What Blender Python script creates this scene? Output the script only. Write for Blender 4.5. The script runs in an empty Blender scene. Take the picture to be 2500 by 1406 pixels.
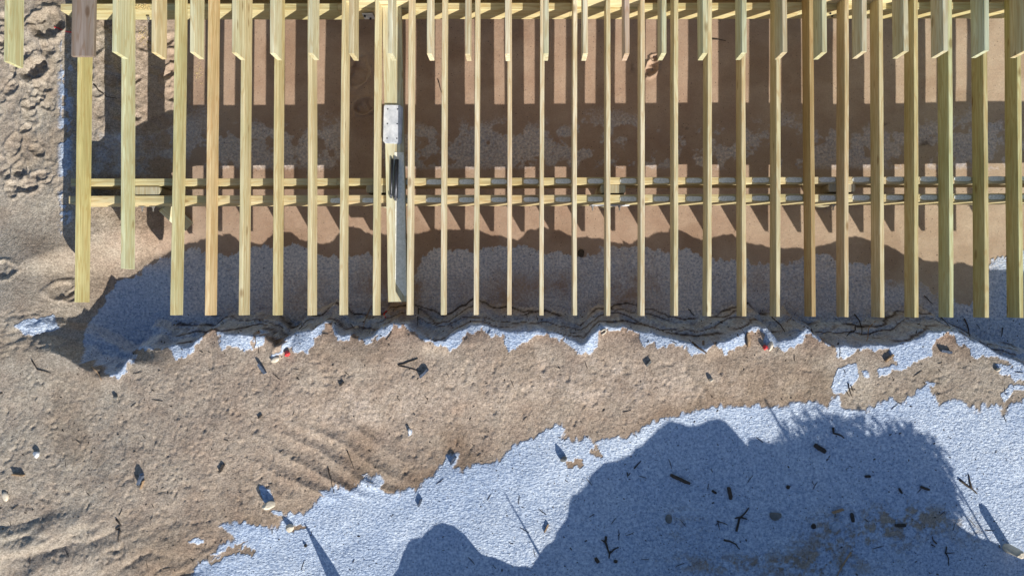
import bpy, bmesh, math, random
import numpy as np
from mathutils import Vector, Matrix, Euler

random.seed(4)
rng = np.random.RandomState(11)
SC = bpy.context.scene
COL = SC.collection

# ------------------------------------------------------------------ camera
CAMZ = 7.73                      # metres above the low ground
FPX = 1904.0                     # focal length in pixels of the 2500 px wide picture
CX, CY = 1250.0, 703.0
EUL = Euler((math.atan(37 / FPX), math.atan(33 / FPX), 0), 'XYZ')
RM = EUL.to_matrix()
cam_d = bpy.data.cameras.new('camera')
cam_d.sensor_width = 36.0
cam_d.lens = 36.0 * FPX / 2500.0
cam_d.clip_start = 0.1
cam_d.clip_end = 2000
cam = bpy.data.objects.new('camera', cam_d)
cam.location = (0, 0, CAMZ)
cam.rotation_euler = EUL
COL.objects.link(cam)
SC.camera = cam

# ------------------------------------------------------------------ light
SX, SY = -0.87, 1.52             # shadow displacement per metre of height
sun_dir = Vector((-SX, -SY, 1.0)).normalized()
w = bpy.data.worlds.new('World')
SC.world = w
w.use_nodes = True
nt = w.node_tree
bg = nt.nodes['Background']
sky = nt.nodes.new('ShaderNodeTexSky')
sky.sky_type = 'NISHITA'
sky.sun_disc = False
sky.sun_elevation = math.asin(sun_dir.z)
sky.sun_rotation = math.atan2(sun_dir.x, sun_dir.y)
sky.air_density = 1.0
sky.dust_density = 0.6
sky.ozone_density = 2.0
nt.links.new(sky.outputs[0], bg.inputs[0])
bg.inputs[1].default_value = 0.10
sd = bpy.data.lights.new('sun', 'SUN')
sd.energy = 5.0
sd.angle = math.radians(0.5)
sd.color = (1.0, 0.93, 0.82)
so = bpy.data.objects.new('sun', sd)
so.rotation_euler = sun_dir.to_track_quat('Z', 'Y').to_euler()
so.location = sun_dir * 40
COL.objects.link(so)
SC.view_settings.view_transform = 'Standard'
SC.view_settings.look = 'None'
SC.view_settings.gamma = 1
SC.view_settings.exposure = 0.46


def at(px, py, z):
    """world point at height z seen at pixel px, py of the photograph"""
    d = RM @ Vector(((px - CX) / FPX, -(py - CY) / FPX, -1.0))
    t = (CAMZ - z) / -d.z
    return Vector((d.x * t, d.y * t, z))


RT = np.array(RM.transposed())


def to_px(X, Y, Z):
    x, y, z = X, Y, Z - CAMZ
    u = RT[0, 0] * x + RT[0, 1] * y + RT[0, 2] * z
    v = RT[1, 0] * x + RT[1, 1] * y + RT[1, 2] * z
    q = RT[2, 0] * x + RT[2, 1] * y + RT[2, 2] * z
    return CX + FPX * u / -q, CY - FPX * v / -q


# ------------------------------------------------------------------ numpy noise
TBL = rng.rand(256, 256).astype(np.float32)


def vnoise(x, y, seed=0):
    x = x + seed * 17.31 + 1000.0
    y = y + seed * 9.77 + 1000.0
    xi = np.floor(x).astype(np.int64); yi = np.floor(y).astype(np.int64)
    fx = x - xi; fy = y - yi
    fx = fx * fx * fx * (fx * (fx * 6 - 15) + 10); fy = fy * fy * fy * (fy * (fy * 6 - 15) + 10)
    a = TBL[xi & 255, yi & 255]; b = TBL[(xi + 1) & 255, yi & 255]
    c = TBL[xi & 255, (yi + 1) & 255]; d = TBL[(xi + 1) & 255, (yi + 1) & 255]
    return (a * (1 - fx) + b * fx) * (1 - fy) + (c * (1 - fx) + d * fx) * fy - 0.5


def fbm(x, y, octv=4, seed=0, gain=0.5):
    r = np.zeros_like(x); a = 1.0
    for k in range(octv):
        ca, sa = math.cos(k * 1.1), math.sin(k * 1.1)
        r = r + a * vnoise((x * ca - y * sa) * 2 ** k, (x * sa + y * ca) * 2 ** k, seed + k * 3)
        a *= gain
    return r


def sstep(a, b, x):
    t = np.clip((x - a) / (b - a), 0, 1)
    return t * t * (3 - 2 * t)


# ------------------------------------------------------------------ ground relief, traced from the photograph
crest_px = [(-900, 980), (-400, 930), (-100, 890), (0, 868), (60, 852), (120, 858), (180, 885), (240, 918), (285, 912),
 (312, 880), (332, 850), (400, 850), (430, 845), (460, 845), (490, 820), (520, 805), (560, 815), (600, 815), (640, 822),
 (665, 850), (690, 838), (720, 812), (760, 812), (790, 785), (810, 795), (830, 822), (855, 820), (880, 824), (905, 820),
 (930, 802), (960, 795), (990, 800), (1030, 825), (1060, 835), (1085, 833), (1110, 815), (1150, 796), (1180, 795),
 (1220, 808), (1260, 812), (1300, 808), (1340, 810), (1390, 825), (1430, 838), (1455, 815), (1470, 802), (1500, 800),
 (1550, 805), (1590, 815), (1640, 828), (1690, 838), (1730, 842), (1790, 823), (1830, 801), (1870, 800), (1900, 833),
 (1940, 824), (1970, 802), (1995, 825), (2030, 850), (2080, 848), (2130, 840), (2170, 848), (2220, 838), (2270, 812),
 (2300, 808), (2340, 815), (2380, 835), (2420, 850), (2460, 870), (2500, 895), (2700, 930), (3400, 980)]
shadow_px = [(-900, 900), (0, 820), (200, 760), (300, 690), (420, 600), (470, 590), (530, 565), (570, 570), (620, 600), (650, 590), (690, 555),
 (740, 590), (800, 590), (850, 556), (890, 565), (1010, 570), (1060, 560), (1130, 560), (1160, 555), (1200, 570),
 (1240, 580), (1290, 560), (1310, 555), (1370, 558), (1400, 575), (1470, 580), (1510, 595), (1560, 580), (1640, 555),
 (1680, 580), (1710, 585), (1780, 570), (1830, 600), (1870, 605), (1920, 600), (1990, 608), (2070, 567), (2130, 590),
 (2200, 610), (2240, 630), (2290, 650), (2360, 662), (2400, 650), (2420, 628), (2500, 615), (3400, 640)]
shw = np.array([at(x, y, 0.0)[:2] for x, y in shadow_px])
cr = []
for x, y in crest_px:
    best = (9, 0.55)
    if x > 330:
        for z in np.linspace(0.40, 0.68, 57):
            p = at(x, y, z)
            d = abs(p.y + SY * z - np.interp(p.x + SX * z, shw[:, 0], shw[:, 1]))
            if d < best[0]: best = (d, z)
    cr.append((x, y, best[1]))
crw = np.array([list(at(x, y, z)) for x, y, z in cr])
CRS = np.array([np.mean(np.interp(q + np.linspace(-0.7, 0.7, 15), crw[:, 0], crw[:, 2])) for q in crw[:, 0]])


def base_low(X, Y):
    """ground north of the bank: low and smooth under the deck, rising to the trodden sand on the left"""
    z = 0.02 * fbm(X * 0.8, Y * 0.8, 3, 5)
    xr = X + 0.28 * (Y - 1.4) * 0.35
    xr = xr + 0.85 * sstep(0.75, 0.25, Y)
    left = sstep(-3.25, -4.25, xr)
    z = z + left * (0.27 + 0.05 * np.clip(-4.0 - X, 0, 4))
    # left sand climbs to the upper level towards the bank
    zl = sstep(0.9, -0.3, Y) * sstep(-4.0, -4.7, X)
    z = z + zl * 0.24
    return z, left


def shadow_hummock(Xc):  # unseen ridge added for its shadow; heights solved back from the shadow outline
    pts = [(-900, 1700), (900, 1600), (930, 1500), (970, 1400), (1000, 1335), (1035, 1303), (1070, 1290), (1100, 1297), (1125, 1320), (1150, 1360), (1175, 1410),
           (1290, 1400), (1330, 1335), (1380, 1250), (1400, 1200), (1440, 1152), (1500, 1122), (1545, 1098), (1575, 1060),
           (1620, 1026), (1690, 1022), (1740, 1004), (1765, 1030), (1830, 1070), (1920, 1085), (1965, 1090), (2000, 1200), (2040, 1440), (2700, 1500), (3600, 1500)]
    YC = -3.25
    xs, hs = [], []
    for x, y in pts:
        p = at(x, y, 0.6)
        h = (p.y - YC) / SY
        xs.append(p.x - SX * h); hs.append(max(h, 0.1))
    o = np.argsort(xs)
    return np.interp(Xc, np.array(xs)[o], np.array(hs)[o]), YC


FEET = []
for k in range(120):
    px, py = rng.uniform(-60, 190), rng.uniform(30, 470)
    if rng.rand() < 0.3: px, py = rng.uniform(200, 420), rng.uniform(40, 330)
    FEET.append((px, py, rng.uniform(0.035, 0.075), rng.uniform(1.2, 2.3), rng.uniform(0, math.pi), rng.uniform(0.006, 0.018)))
FEET += [(35, 660, 0.09, 1.15, 0.1, 0.018), (150, 708, 0.08, 1.2, 0.4, 0.026), (172, 718, 0.05, 1.5, 1.0, 0.02),
         (875, 180, 0.09, 1.8, 1.2, 0.03), (890, 260, 0.07, 1.4, 0.5, 0.03), (1590, 165, 0.06, 1.5, 1.2, 0.03),
         (1600, 140, 0.035, 1.5, 0.2, 0.025), (90, 170, 0.1, 1.5, 0.5, 0.045), (120, 60, 0.14, 1.2, 0.5, 0.05)]


def H(X, Y, detail=True):
    X = np.asarray(X, dtype=np.float64); Y = np.asarray(Y, dtype=np.float64)
    low, left = base_low(X, Y)
    # crest line, roughened
    wx = X + 0.035 * fbm(X * 6, Y * 6, 3, 21)
    yc = np.interp(wx, crw[:, 0], crw[:, 1]) + 0.05 * fbm(X * 7, Y * 1.5, 4, 22)
    zc = np.interp(wx, crw[:, 0], crw[:, 2])
    d = Y - yc                                   # >0 north of the crest
    zs = np.interp(X, crw[:, 0], CRS)
    zm = zc + (zs - zc) * sstep(0.0, -0.16, d)
    south = zm + (0.58 - zm) * sstep(-0.1, -1.2, d) + 0.05 * fbm(X * 0.7, Y * 0.9, 3, 9) * sstep(0, -0.6, d)
    # bottom right corner lies a little lower
    width = 0.20 + 0.06 * fbm(X * 3, Y * 0, 2, 33) + 0.10 * sstep(-3.2, -4.2, X)
    dd = d + 0.05 * fbm(X * 9, Y * 9, 3, 35) * sstep(0, 0.05, d)
    t = np.clip(dd / width, 0, 1)
    prof = 1 - (0.62 * sstep(0.0, 0.45, t) + 0.10 * t + 0.28 * sstep(0.7, 1.0, t))
    z = np.where(d <= 0, south, low + (zc - low) * prof)
    # unseen hummocks added below the frame, shaped to cast the bottom shadows
    hh, YC = shadow_hummock(X)
    hh = hh + 0.03 * fbm(X * 5, Y * 2, 3, 41)
    hz = hh * sstep(YC + 0.62, YC, Y + 0.05 * fbm(X * 4, Y * 4, 2, 43)) * (1 - 0.55 * sstep(YC, YC - 2.5, Y))
    z = z + np.maximum(hz, 0)
    if detail:
        px, py = to_px(X, Y, z)
        near = (np.abs(X) < 9) & (np.abs(Y) < 6)
        # trodden sand on the left
        rough = sstep(260, 130, px) * sstep(560, 430, py) + sstep(460, 330, px) * sstep(200, 260, px) * sstep(380, 330, py)
        rough = np.clip(rough, 0, 1)
        z = z + rough * (0.018 * fbm(X * 3.5, Y * 3.5, 3, 51) - 0.015 * np.abs(fbm(X * 9, Y * 7, 4, 52)) + 0.010 * fbm(X * 24, Y * 20, 3, 53))
        for fx, fy, r, el, an, dep in FEET:
            c = at(fx, fy, 0.28 if fx < 450 else 0.02)
            m = (np.abs(X - c.x) < r * 4) & (np.abs(Y - c.y) < r * 4)
            if not m.any(): continue
            dx, dy = X[m] - c.x, Y[m] - c.y
            u = (dx * math.cos(an) + dy * math.sin(an)) / el; v = -dx * math.sin(an) + dy * math.cos(an)
            q = np.sqrt(u * u + v * v) / r + 0.35 * fbm(X[m] * 14, Y[m] * 14, 2, 54)
            z[m] += dep * (-(1 - sstep(0.7, 1.0, q)) + 0.6 * np.exp(-((q - 1.15) / 0.17) ** 2) + 0.25 * (q < 0.85) * np.sin(u / r * 9))
        # crumpled prints on the sand inside the deck's left corner and below it
        crum = sstep(180, 240, px) * sstep(420, 380, px) * sstep(500, 520, py) * sstep(680, 620, py) \
            + sstep(80, 150, px) * sstep(330, 220, px) * sstep(600, 680, py) * sstep(860, 780, py)
        z = z - 0.006 * np.clip(crum, 0, 1) * np.abs(fbm(X * 14, Y * 18, 3, 55)) * 2
        # wind ripples and small terraces on the upper sand
        upper = sstep(-0.05, -0.35, d)
        rip = sstep(560, 760, px) * sstep(1060, 880, px) * sstep(1010, 1080, py) * sstep(1240, 1180, py)
        rv = (Y + 0.55 * X + 0.10 * fbm(X * 2, Y * 2, 2, 61)) * 10
        z = z + upper * rip * 0.034 * (np.abs(np.mod(rv, 2) - 1) ** 1.6) * (0.6 + 1.2 * vnoise(X * 2.5, Y * 2.5, 62) + 0.4)
        lowl = sstep(700, 350, px) * sstep(1210, 1330, py)
        rv2 = fbm(X * 1.1 + 5, Y * 2.6 - X * 0.9, 4, 63)
        z = z + upper * lowl * 0.11 * np.abs(rv2) + upper * lowl * 0.03 * rv2
        z = z + upper * 0.012 * fbm(X * 5, Y * 5, 4, 64) * (0.5 + 0.5 * sstep(2400, 300, px))
        # pitted surface
        bare = 1 - sstep(-25, 5, poly_sd(px, py, FROST_B))
        pit = fbm(X * 38, Y * 30, 2, 65)
        z = z - upper * bare * 0.0065 * sstep(0.26, 0.46, pit)
        z = z - upper * bare * 0.009 * sstep(0.40, 0.5, fbm(X * 15, Y * 15, 2, 69))
        z = z + upper * bare * 0.004 * fbm(X * 26, Y * 22, 3, 70)
        z = z + 0.003 * fbm(X * 30, Y * 30, 2, 66) * (0.25 + upper * 0.3)
        # fine creases in the bank face
        crk = sstep(-0.03, 0.02, d) * sstep(width * 1.5, width, d)
        z = z - crk * 0.03 * np.clip(0.22 - np.abs(fbm(X * 5, (Y - yc) * 16, 3, 67)), 0, 1) * 4 * 0.35
        z = z + crk * 0.012 * fbm(X * 14, Y * 14, 3, 68)
        del near
    return z


def ground_z(x, y):
    return float(H(np.array([x]), np.array([y]))[0])


def gat(px, py):
    """point of the ground under a pixel"""
    z = 0.5 if py > 840 else 0.1
    for _ in range(7):
        p = at(px, py, z)
        z = 0.5 * z + 0.5 * ground_z(p.x, p.y)
    p = at(px, py, z)
    p.z = ground_z(p.x, p.y)
    return p


# ------------------------------------------------------------------ frost outlines (pixels of the photograph)
def z3(ox, oy, pts): return [(ox + x / 3.906, oy + y / 3.906) for x, y in pts]


bank_bottom = z3(0, 700, [(770, 740), (880, 700), (1000, 740), (1020, 830), (1115, 885), (1190, 810), (1220, 730), (1290, 720), (1290, 660), (1240, 610),
  (1400, 605), (1650, 600), (1660, 690), (1800, 660), (1830, 640), (1900, 540), (1990, 440), (2050, 400), (2080, 500), (2120, 600), (2200, 550), (2290, 600), (2360, 600), (2400, 560), (2430, 480)]) \
 + z3(620, 700, [(0, 470), (60, 430), (140, 450), (240, 520), (300, 500), (250, 590), (160, 660), (180, 690), (280, 610), (350, 590), (420, 610), (480, 590), (500, 655), (520, 650), (540, 600), (585, 565), (590, 500), (640, 440), (680, 350),
  (740, 360), (780, 520), (850, 525), (900, 510), (910, 460), (950, 420), (985, 450), (1010, 520), (1110, 515), (1130, 480), (1180, 500), (1270, 460), (1320, 390), (1420, 380),
  (1500, 440), (1660, 520), (1780, 570), (1830, 560), (1870, 610), (1930, 570), (1990, 510), (2040, 440), (2100, 470), (2170, 390), (2200, 460), (2380, 460), (2410, 590), (2480, 600)]) \
 + z3(1240, 700, [(90, 590), (200, 500), (260, 460), (370, 480), (540, 500), (580, 590), (650, 600), (670, 650), (775, 655), (845, 560), (870, 440), (930, 410), (1100, 420), (1200, 440), (1240, 450),
  (1260, 540), (1300, 570), (1400, 530), (1440, 590), (1530, 570), (1560, 545), (1700, 590), (1730, 650), (1800, 655), (1900, 620), (1960, 560), (1990, 540), (2060, 645), (2200, 560), (2260, 570), (2280, 430), (2400, 420), (2440, 520)]) \
 + z3(1860, 700, [(40, 600), (130, 590), (225, 600), (300, 590), (440, 450), (520, 470), (600, 560), (700, 600), (740, 690), (820, 670), (890, 600), (1010, 590), (1080, 620), (1180, 580), (1240, 600), (1190, 700), (1260, 650),
  (1290, 740), (1200, 745), (1100, 770), (1110, 850), (1200, 820), (1220, 840), (1280, 800), (1400, 780), (1480, 690), (1560, 700), (1640, 640), (1620, 580), (1690, 450), (1750, 440), (1850, 470),
  (1880, 560), (1980, 600), (2000, 680), (2130, 680), (2230, 710), (2340, 700), (2400, 740), (2330, 860), (2520, 880), (3400, 900)])
FROST_A = z3(0, 700, [(-0, 0)])[:0] + [(205, 850), (203, 820), (222, 785), (255, 742), (272, 705), (285, 688), (335, 668), (400, 628), (455, 610), (500, 616), (560, 622),
 (620, 602), (660, 600), (730, 602), (780, 618), (830, 632), (850, 626), (905, 614), (930, 680), (1010, 690), (1028, 622), (1060, 606), (1120, 606), (1160, 617),
 (1190, 606), (1240, 596), (1290, 606), (1330, 617), (1380, 622), (1430, 628), (1470, 606), (1540, 598), (1600, 612), (1650, 612), (1690, 612),
 (1720, 632), (1790, 634), (1860, 642), (1900, 646), (1950, 636), (1990, 616), (2030, 622), (2080, 642), (2130, 652), (2170, 682), (2240, 684),
 (2280, 716), (2340, 732), (2372, 742), (2400, 684), (2420, 642), (2450, 622), (2500, 612), (3400, 600)] + bank_bottom[::-1]
FROST_B = [(430, 1700), (440, 1440), (470, 1406), (480, 1385), (510, 1370), (555, 1345), (515, 1350), (545, 1325), (585, 1312), (560, 1295), (535, 1280), (570, 1278), (620, 1285),
 (680, 1290), (690, 1262), (705, 1250), (740, 1258), (770, 1228), (797, 1212), (780, 1197), (830, 1190), (850, 1192), (880, 1176), (900, 1170), (935, 1165), (928, 1195), (960, 1208),
 (1012, 1202), (1050, 1167), (1072, 1148), (1090, 1110), (1122, 1102), (1118, 1120), (1098, 1140), (1130, 1152), (1160, 1130), (1200, 1132), (1240, 1100),
 (1290, 1072), (1350, 1046), (1370, 1032), (1378, 1080), (1440, 1070), (1455, 1095), (1465, 1072), (1525, 1072), (1570, 1042), (1620, 1020), (1690, 1008),
 (1740, 990), (1800, 996), (1850, 988), (1910, 995), (1990, 984), (2020, 996), (2040, 960), (2060, 1000), (2125, 1000), (2150, 985), (2178, 975), (2205, 985), (2240, 952), (2260, 935), (2290, 985),
 (2325, 972), (2360, 990), (2392, 1012), (2400, 990), (2440, 985), (2450, 1012), (2470, 995), (2500, 975), (2700, 960), (3400, 940), (3600, 1700)]
FROST_HOLES = [[(1462, 1090), (1475, 1112), (1455, 1110), (1440, 1098)], [(1378, 1128), (1420, 1122), (1418, 1142), (1392, 1150)],
 [(720, 1285), (745, 1290), (735, 1300), (705, 1302)], [(575, 1338), (620, 1335), (618, 1352), (580, 1350)],
 [(500, 1372), (530, 1362), (560, 1330), (600, 1320), (560, 1350), (520, 1380)], [(2040, 925), (2100, 905), (2095, 935), (2060, 930)]]
PATCH = [[(632, 1184), (642, 1183), (660, 1200), (670, 1222), (645, 1228), (637, 1208)], [(340, 1160), (350, 1158), (350, 1172), (342, 1180)], [(1376, 1098), (1366, 1085), (1390, 1110)], [(35, 792), (60, 781), (130, 764), (145, 800), (105, 815), (60, 822)], [(455, 1320), (475, 1315), (498, 1316), (496, 1326), (470, 1326)],
 [(2500, 938), (2465, 936), (2442, 965), (2452, 985), (2475, 955), (2500, 955)], [(2030, 945), (2045, 895), (2090, 885), (2098, 920), (2060, 962), (2035, 958)],
 [(2255, 925), (2285, 935), (2280, 945), (2262, 938)], [(880, 1158), (897, 1160), (890, 1166)], [(2105, 900), (2118, 905), (2125, 925), (2110, 922)],
 [(2140, 905), (2170, 895), (2160, 915)], [(625, 815), (650, 820), (645, 845), (622, 848)], [(995, 1045), (1006, 1045), (1005, 1062), (996, 1060)],
 [(658, 1245), (690, 1243), (690, 1258), (665, 1256)], [(2430, 890), (2470, 890), (2460, 918), (2440, 915)]]


def poly_sd(px, py, poly):
    """signed pixel distance, positive inside"""
    P = np.array(poly, dtype=np.float64)
    Q = np.roll(P, -1, axis=0)
    inside = np.zeros(px.shape, dtype=bool)
    d2 = np.full(px.shape, 1e9)
    for (x1, y1), (x2, y2) in zip(P, Q):
        c = ((y1 > py) != (y2 > py)) & (px < (x2 - x1) * (py - y1) / ((y2 - y1) if y2 != y1 else 1e-9) + x1)
        inside ^= c
        ex, ey = x2 - x1, y2 - y1
        L = ex * ex + ey * ey + 1e-9
        t = np.clip(((px - x1) * ex + (py - y1) * ey) / L, 0, 1)
        dx = px - x1 - t * ex; dy = py - y1 - t * ey
        np.minimum(d2, dx * dx + dy * dy, out=d2)
    d = np.sqrt(d2)
    return np.where(inside, d, -d)


def axis(lo, hi, step, far, n):
    a = np.arange(lo, hi, step)
    g = np.cumsum(step * 1.28 ** np.arange(1, n))
    g = g[g < far]
    return np.concatenate([(lo - g)[::-1], a, hi + g])


def attr(me, name, v):
    a = me.attributes.new(name, 'FLOAT', 'POINT')
    a.data.foreach_set('value', v.astype(np.float32).ravel())


def build_ground():
    xs = axis(-5.35, 5.35, 0.0108, 80, 40)
    ys = axis(-2.75, 3.15, 0.0108, 80, 40)
    X, Y = np.meshgrid(xs, ys)
    Z = H(X, Y)
    nx, ny = len(xs), len(ys)
    co = np.stack([X, Y, Z], -1).reshape(-1, 3).astype(np.float32)
    i = np.arange(ny - 1)[:, None] * nx + np.arange(nx - 1)[None, :]
    f = np.stack([i, i + 1, i + nx + 1, i + nx], -1).reshape(-1).astype(np.int32)
    me = bpy.data.meshes.new('ground')
    me.vertices.add(nx * ny); me.vertices.foreach_set('co', co.ravel())
    nf = (nx - 1) * (ny - 1)
    me.loops.add(nf * 4); me.loops.foreach_set('vertex_index', f)
    me.polygons.add(nf); me.polygons.foreach_set('loop_start', np.arange(nf, dtype=np.int32) * 4)
    me.polygons.foreach_set('use_smooth', np.ones(nf, dtype=bool))
    me.update(calc_edges=True)
    px, py = to_px(X, Y, Z)
    # ragged outlines
    wx = px + 6 * fbm(X * 6, Y * 6, 3, 71) + 9 * fbm(X * 24, Y * 24, 3, 72)
    wy = py + 8 * fbm(X * 6, Y * 6, 3, 73) + 14 * fbm(X * 26, Y * 14, 3, 74)
    fa = sstep(-2.5, 2.5, poly_sd(wx, wy, FROST_A))
    sb = poly_sd(wx, wy, FROST_B)
    fb = sstep(-7, 3, sb)
    for h in FROST_HOLES: fb = fb * (1 - sstep(-1.5, 1.5, poly_sd(wx, wy, h)))
    fp = np.zeros_like(px)
    w2x = px + (wx - px) * 0.45; w2y = py + (wy - py) * 0.45
    for p in PATCH: fp = np.maximum(fp, sstep(-1.5, 1.5, poly_sd(w2x, w2y, p)))
    n1 = fbm(X * 2.2, Y * 2.2, 5, 75); n2 = fbm(X * 9, Y * 9, 4, 76, 0.6)
    # thin frost under the deck, thicker where the light never reaches
    dens_a = 0.80 + 0.30 * n1 + 0.25 * n2
    # brown wet columns in the sheltered frost
    for (bx, by, rx, ry, am) in [(975, 690, 60, 90, 0.9), (1300, 690, 40, 40, 0.35), (1230, 740, 30, 50, 0.4), (1560, 700, 60, 45, 0.5),
                                 (1490, 745, 40, 40, 0.4), (1380, 690, 40, 40, .35), (1850, 700, 25, 60, .35), (2300, 690, 45, 50, 0.7), (2180, 680, 60, 25, .6), (720, 720, 60, 50, .25),
                                 (560, 760, 90, 40, .25), (2230, 790, 70, 22, .35)]:
        q = np.exp(-(((px - bx) / rx) ** 2 + ((py - by) / ry) ** 2))
        dens_a = dens_a - am * q * (0.8 + 1.2 * n2)
    dens_a = dens_a - 0.20 * sstep(640, 700, py) * sstep(790, 740, py) * sstep(500, 700, px) * sstep(2300, 1900, px) * (0.7 + n2)
    rim = sstep(770, 815, py)
    dens_a = dens_a + 0.45 * rim
    left_ice = sstep(520, 380, px) * sstep(620, 680, py)
    dens_a = dens_a + 0.25 * left_ice - 0.55 * left_ice * sstep(260, 180, px) * sstep(-0.2, 0.2, n2)
    right_ice = sstep(2380, 2480, px) * 0.35
    dens_a = np.clip(dens_a + right_ice, 0.12, 1)
    # lower right: thick, then worn through in the hollows
    dens_b = 0.97 + 0.1 * n2
    worn = np.exp(-(((px - 2090) / 170) ** 2 + ((py - 1300) / 60) ** 2)) + np.exp(-(((px - 2240) / 110) ** 2 + ((py - 1265) / 40) ** 2)) \
        + np.exp(-(((px - 1800) / 190) ** 2 + ((py - 1380) / 30) ** 2)) + 0.9 * np.exp(-(((px - 2020) / 110) ** 2 + ((py - 1380) / 45) ** 2)) \
        + 0.5 * np.exp(-(((px - 1650) / 100) ** 2 + ((py - 1280) / 60) ** 2)) + 0.5 * np.exp(-(((px - 2380) / 60) ** 2 + ((py - 1310) / 40) ** 2))
    dens_b = dens_b - worn * np.clip(0.50 + 0.8 * n2 + 0.5 * n1 + 1.0 * fbm(X * 22, Y * 22, 3, 77, 0.7), 0, 1.0) * 0.85
    dens_b = np.clip(dens_b, 0.08, 1)
    # thin rime in the beam's shadow
    band = sstep(255, 330, py + 60 * n1) * sstep(425, 400, py) * sstep(330, 420, px) * (1 - np.exp(-((px - 880) / 45.0) ** 2))
    band = band * sstep(0.0, 0.35, 0.16 + n1 * 0.9 + n2 * 0.8 + 0.14 * sstep(300, 380, py)) * 0.62
    band2 = sstep(300, 340, py) * sstep(440, 420, py) * sstep(215, 250, px) * sstep(480, 320, px) * (0.45 + 0.6 * n2)
    strip = np.exp(-((px - 160) / 20.0) ** 4) * sstep(90, 130, py) * sstep(600, 520, py) * sstep(0.16, 0.24, n2 + n1 * 0.6 + 0.30 * sstep(330, 370, py) - 0.05)
    edge = np.exp(-((px - 148 - 9 * n2) / 2.6) ** 2) * sstep(60, 100, py) * sstep(590, 560, py) * np.clip(0.55 + 2.2 * n2 + n1, 0, 0.9)
    fr = np.maximum.reduce([fa * dens_a, fa * sstep(778, 800, py) * 0.97, fb * dens_b, fp * 0.95, band, np.clip(band2, 0, 1), strip * 0.75, edge])
    far = (np.abs(X) > 5.6) | (Y < -3.0)
    fr = np.where(far & (Y < -0.6), np.clip(0.5 + n1 * 2, 0, 1), fr)
    fr = np.where(Y > 3.6, 0, fr)
    attr(me, 'frost', np.clip(fr, 0, 1))
    # frost tint: blue of shade put into open frost, greyish rime under the joists
    thick = np.clip(np.maximum.reduce([fb, fp, fa * sstep(742, 785, py), fa * left_ice, fa * sstep(2330, 2480, px), strip, edge,
                                       0.9 * band2, fa * 0.25, fa * sstep(2200, 2500, px) * 0.7]), 0, 1)
    attr(me, 'thick', np.where(far, 1, thick))
    # dark soil and roots in the bank face
    wx2 = X + 0.035 * fbm(X * 6, Y * 6, 3, 21)
    yc = np.interp(wx2, crw[:, 0], crw[:, 1])
    dd = Y - yc
    face = sstep(0.05, 0.09, dd + 0.05 * n2) * sstep(0.30, 0.18, dd + 0.08 * n1)
    lines = sstep(0.06, 0.015, np.abs(fbm(X * 2.6, (Y - yc * 0.9) * 9, 4, 81))) + sstep(0.05, 0.01, np.abs(fbm(X * 4.6 + 7, (Y - yc * 0.8) * 13, 4, 83)))
    lines = lines * sstep(-0.05, 0.05, dd) * sstep(0.34, 0.2, dd) * (px > 430) * (px < 2480)
    clump = sstep(0.16, 0.3, fbm(X * 4, Y * 6, 4, 82)) * face
    lines = lines * 0.35
    for k, (o0, am) in enumerate(((0.045, 0.05), (0.10, 0.07), (0.165, 0.07), (0.20, 0.10))):
        off = o0 + am * fbm(X * 3.1, Y * 0.6, 4, 90 + k)
        wl = 0.004 + 0.009 * np.clip(fbm(X * 2.2, Y * 0.5, 3, 95 + k) + 0.35, 0, 1) * (1 if k > 1 else 0.6)
        lines = np.maximum(lines, sstep(wl * 1.5, wl * 0.7, np.abs(dd - off)) * sstep(-0.22, -0.05, fbm(X * 1.7, Y, 3, 99 + k)) * (px > 430) * (px < 2480))
    soil = np.clip(lines * 1.0 + clump * 0.08, 0, 1) * sstep(300, 400, px)
    d2 = np.exp(-((px - 1668) / 10.0) ** 2 - ((py - 313) / 6.0) ** 2) + np.exp(-((px - 2167) / 10.0) ** 2 - ((py - 307) / 7.0) ** 2) \
        + 0.8 * np.exp(-((px - 2260) / 16.0) ** 2 - ((py - 350) / 10.0) ** 2) + 0.6 * np.exp(-((px - 1537) / 12.0) ** 2 - ((py - 165) / 18.0) ** 2)
    soil = np.clip(soil + d2 * sstep(-0.2, 0.15, n2), 0, 1)
    attr(me, 'soil', soil)
    # sand tone: 0 grey-beige (trodden, left), 1 pinkish brown (under the deck), 2 pale buff (right)
    tone = sstep(150, 620, px) * sstep(1150, 700, py) + sstep(0, 700, px) * sstep(820, 1100, py) * 0.8
    tone = np.clip(tone, 0, 1) * (1 - 0.55 * sstep(800, 860, py)) + 0.9 * sstep(1500, 2400, px) * sstep(900, 700, py) - 0.3 * sstep(1600, 2300, px) * sstep(820, 900, py)
    # paler dry crust on the open middle
    tone = np.maximum(tone, 0) + 1.0 * np.exp(-((px - 1500) / 260) ** 2 - ((py - 930) / 60) ** 2) * np.clip(0.5 + 1.5 * n1, 0, 1) * 0
    attr(me, 'tone', tone)
    # damp sand: near melting frost edges and broad patches
    damp = np.exp(-np.clip(-sb, 0, 400) / 55.0) * (1 - fb) * sstep(800, 900, py)
    damp = np.clip(damp * (0.7 + n1) + sstep(0.1, 0.5, n1 + 0.3 * sstep(1000, 850, py) * sstep(820, 860, py)) * 0.55, 0, 1)
    damp = np.maximum(damp, sstep(1220, 1350, py) * sstep(700, 400, px) * sstep(200, 420, px) * 0.9)
    attr(me, 'calm', sstep(0.05, 0.30, dd) * sstep(330, 470, px))
    crust = np.exp(-((px - 1480) / 320) ** 2 - ((py - 930) / 70) ** 2) + 0.8 * np.exp(-((px - 900) / 200) ** 2 - ((py - 990) / 60) ** 2)
    attr(me, 'crust', np.clip(crust, 0, 1) * np.clip(0.65 + 1.1 * n2 + n1, 0, 1))
    attr(me, 'damp', damp)
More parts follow.
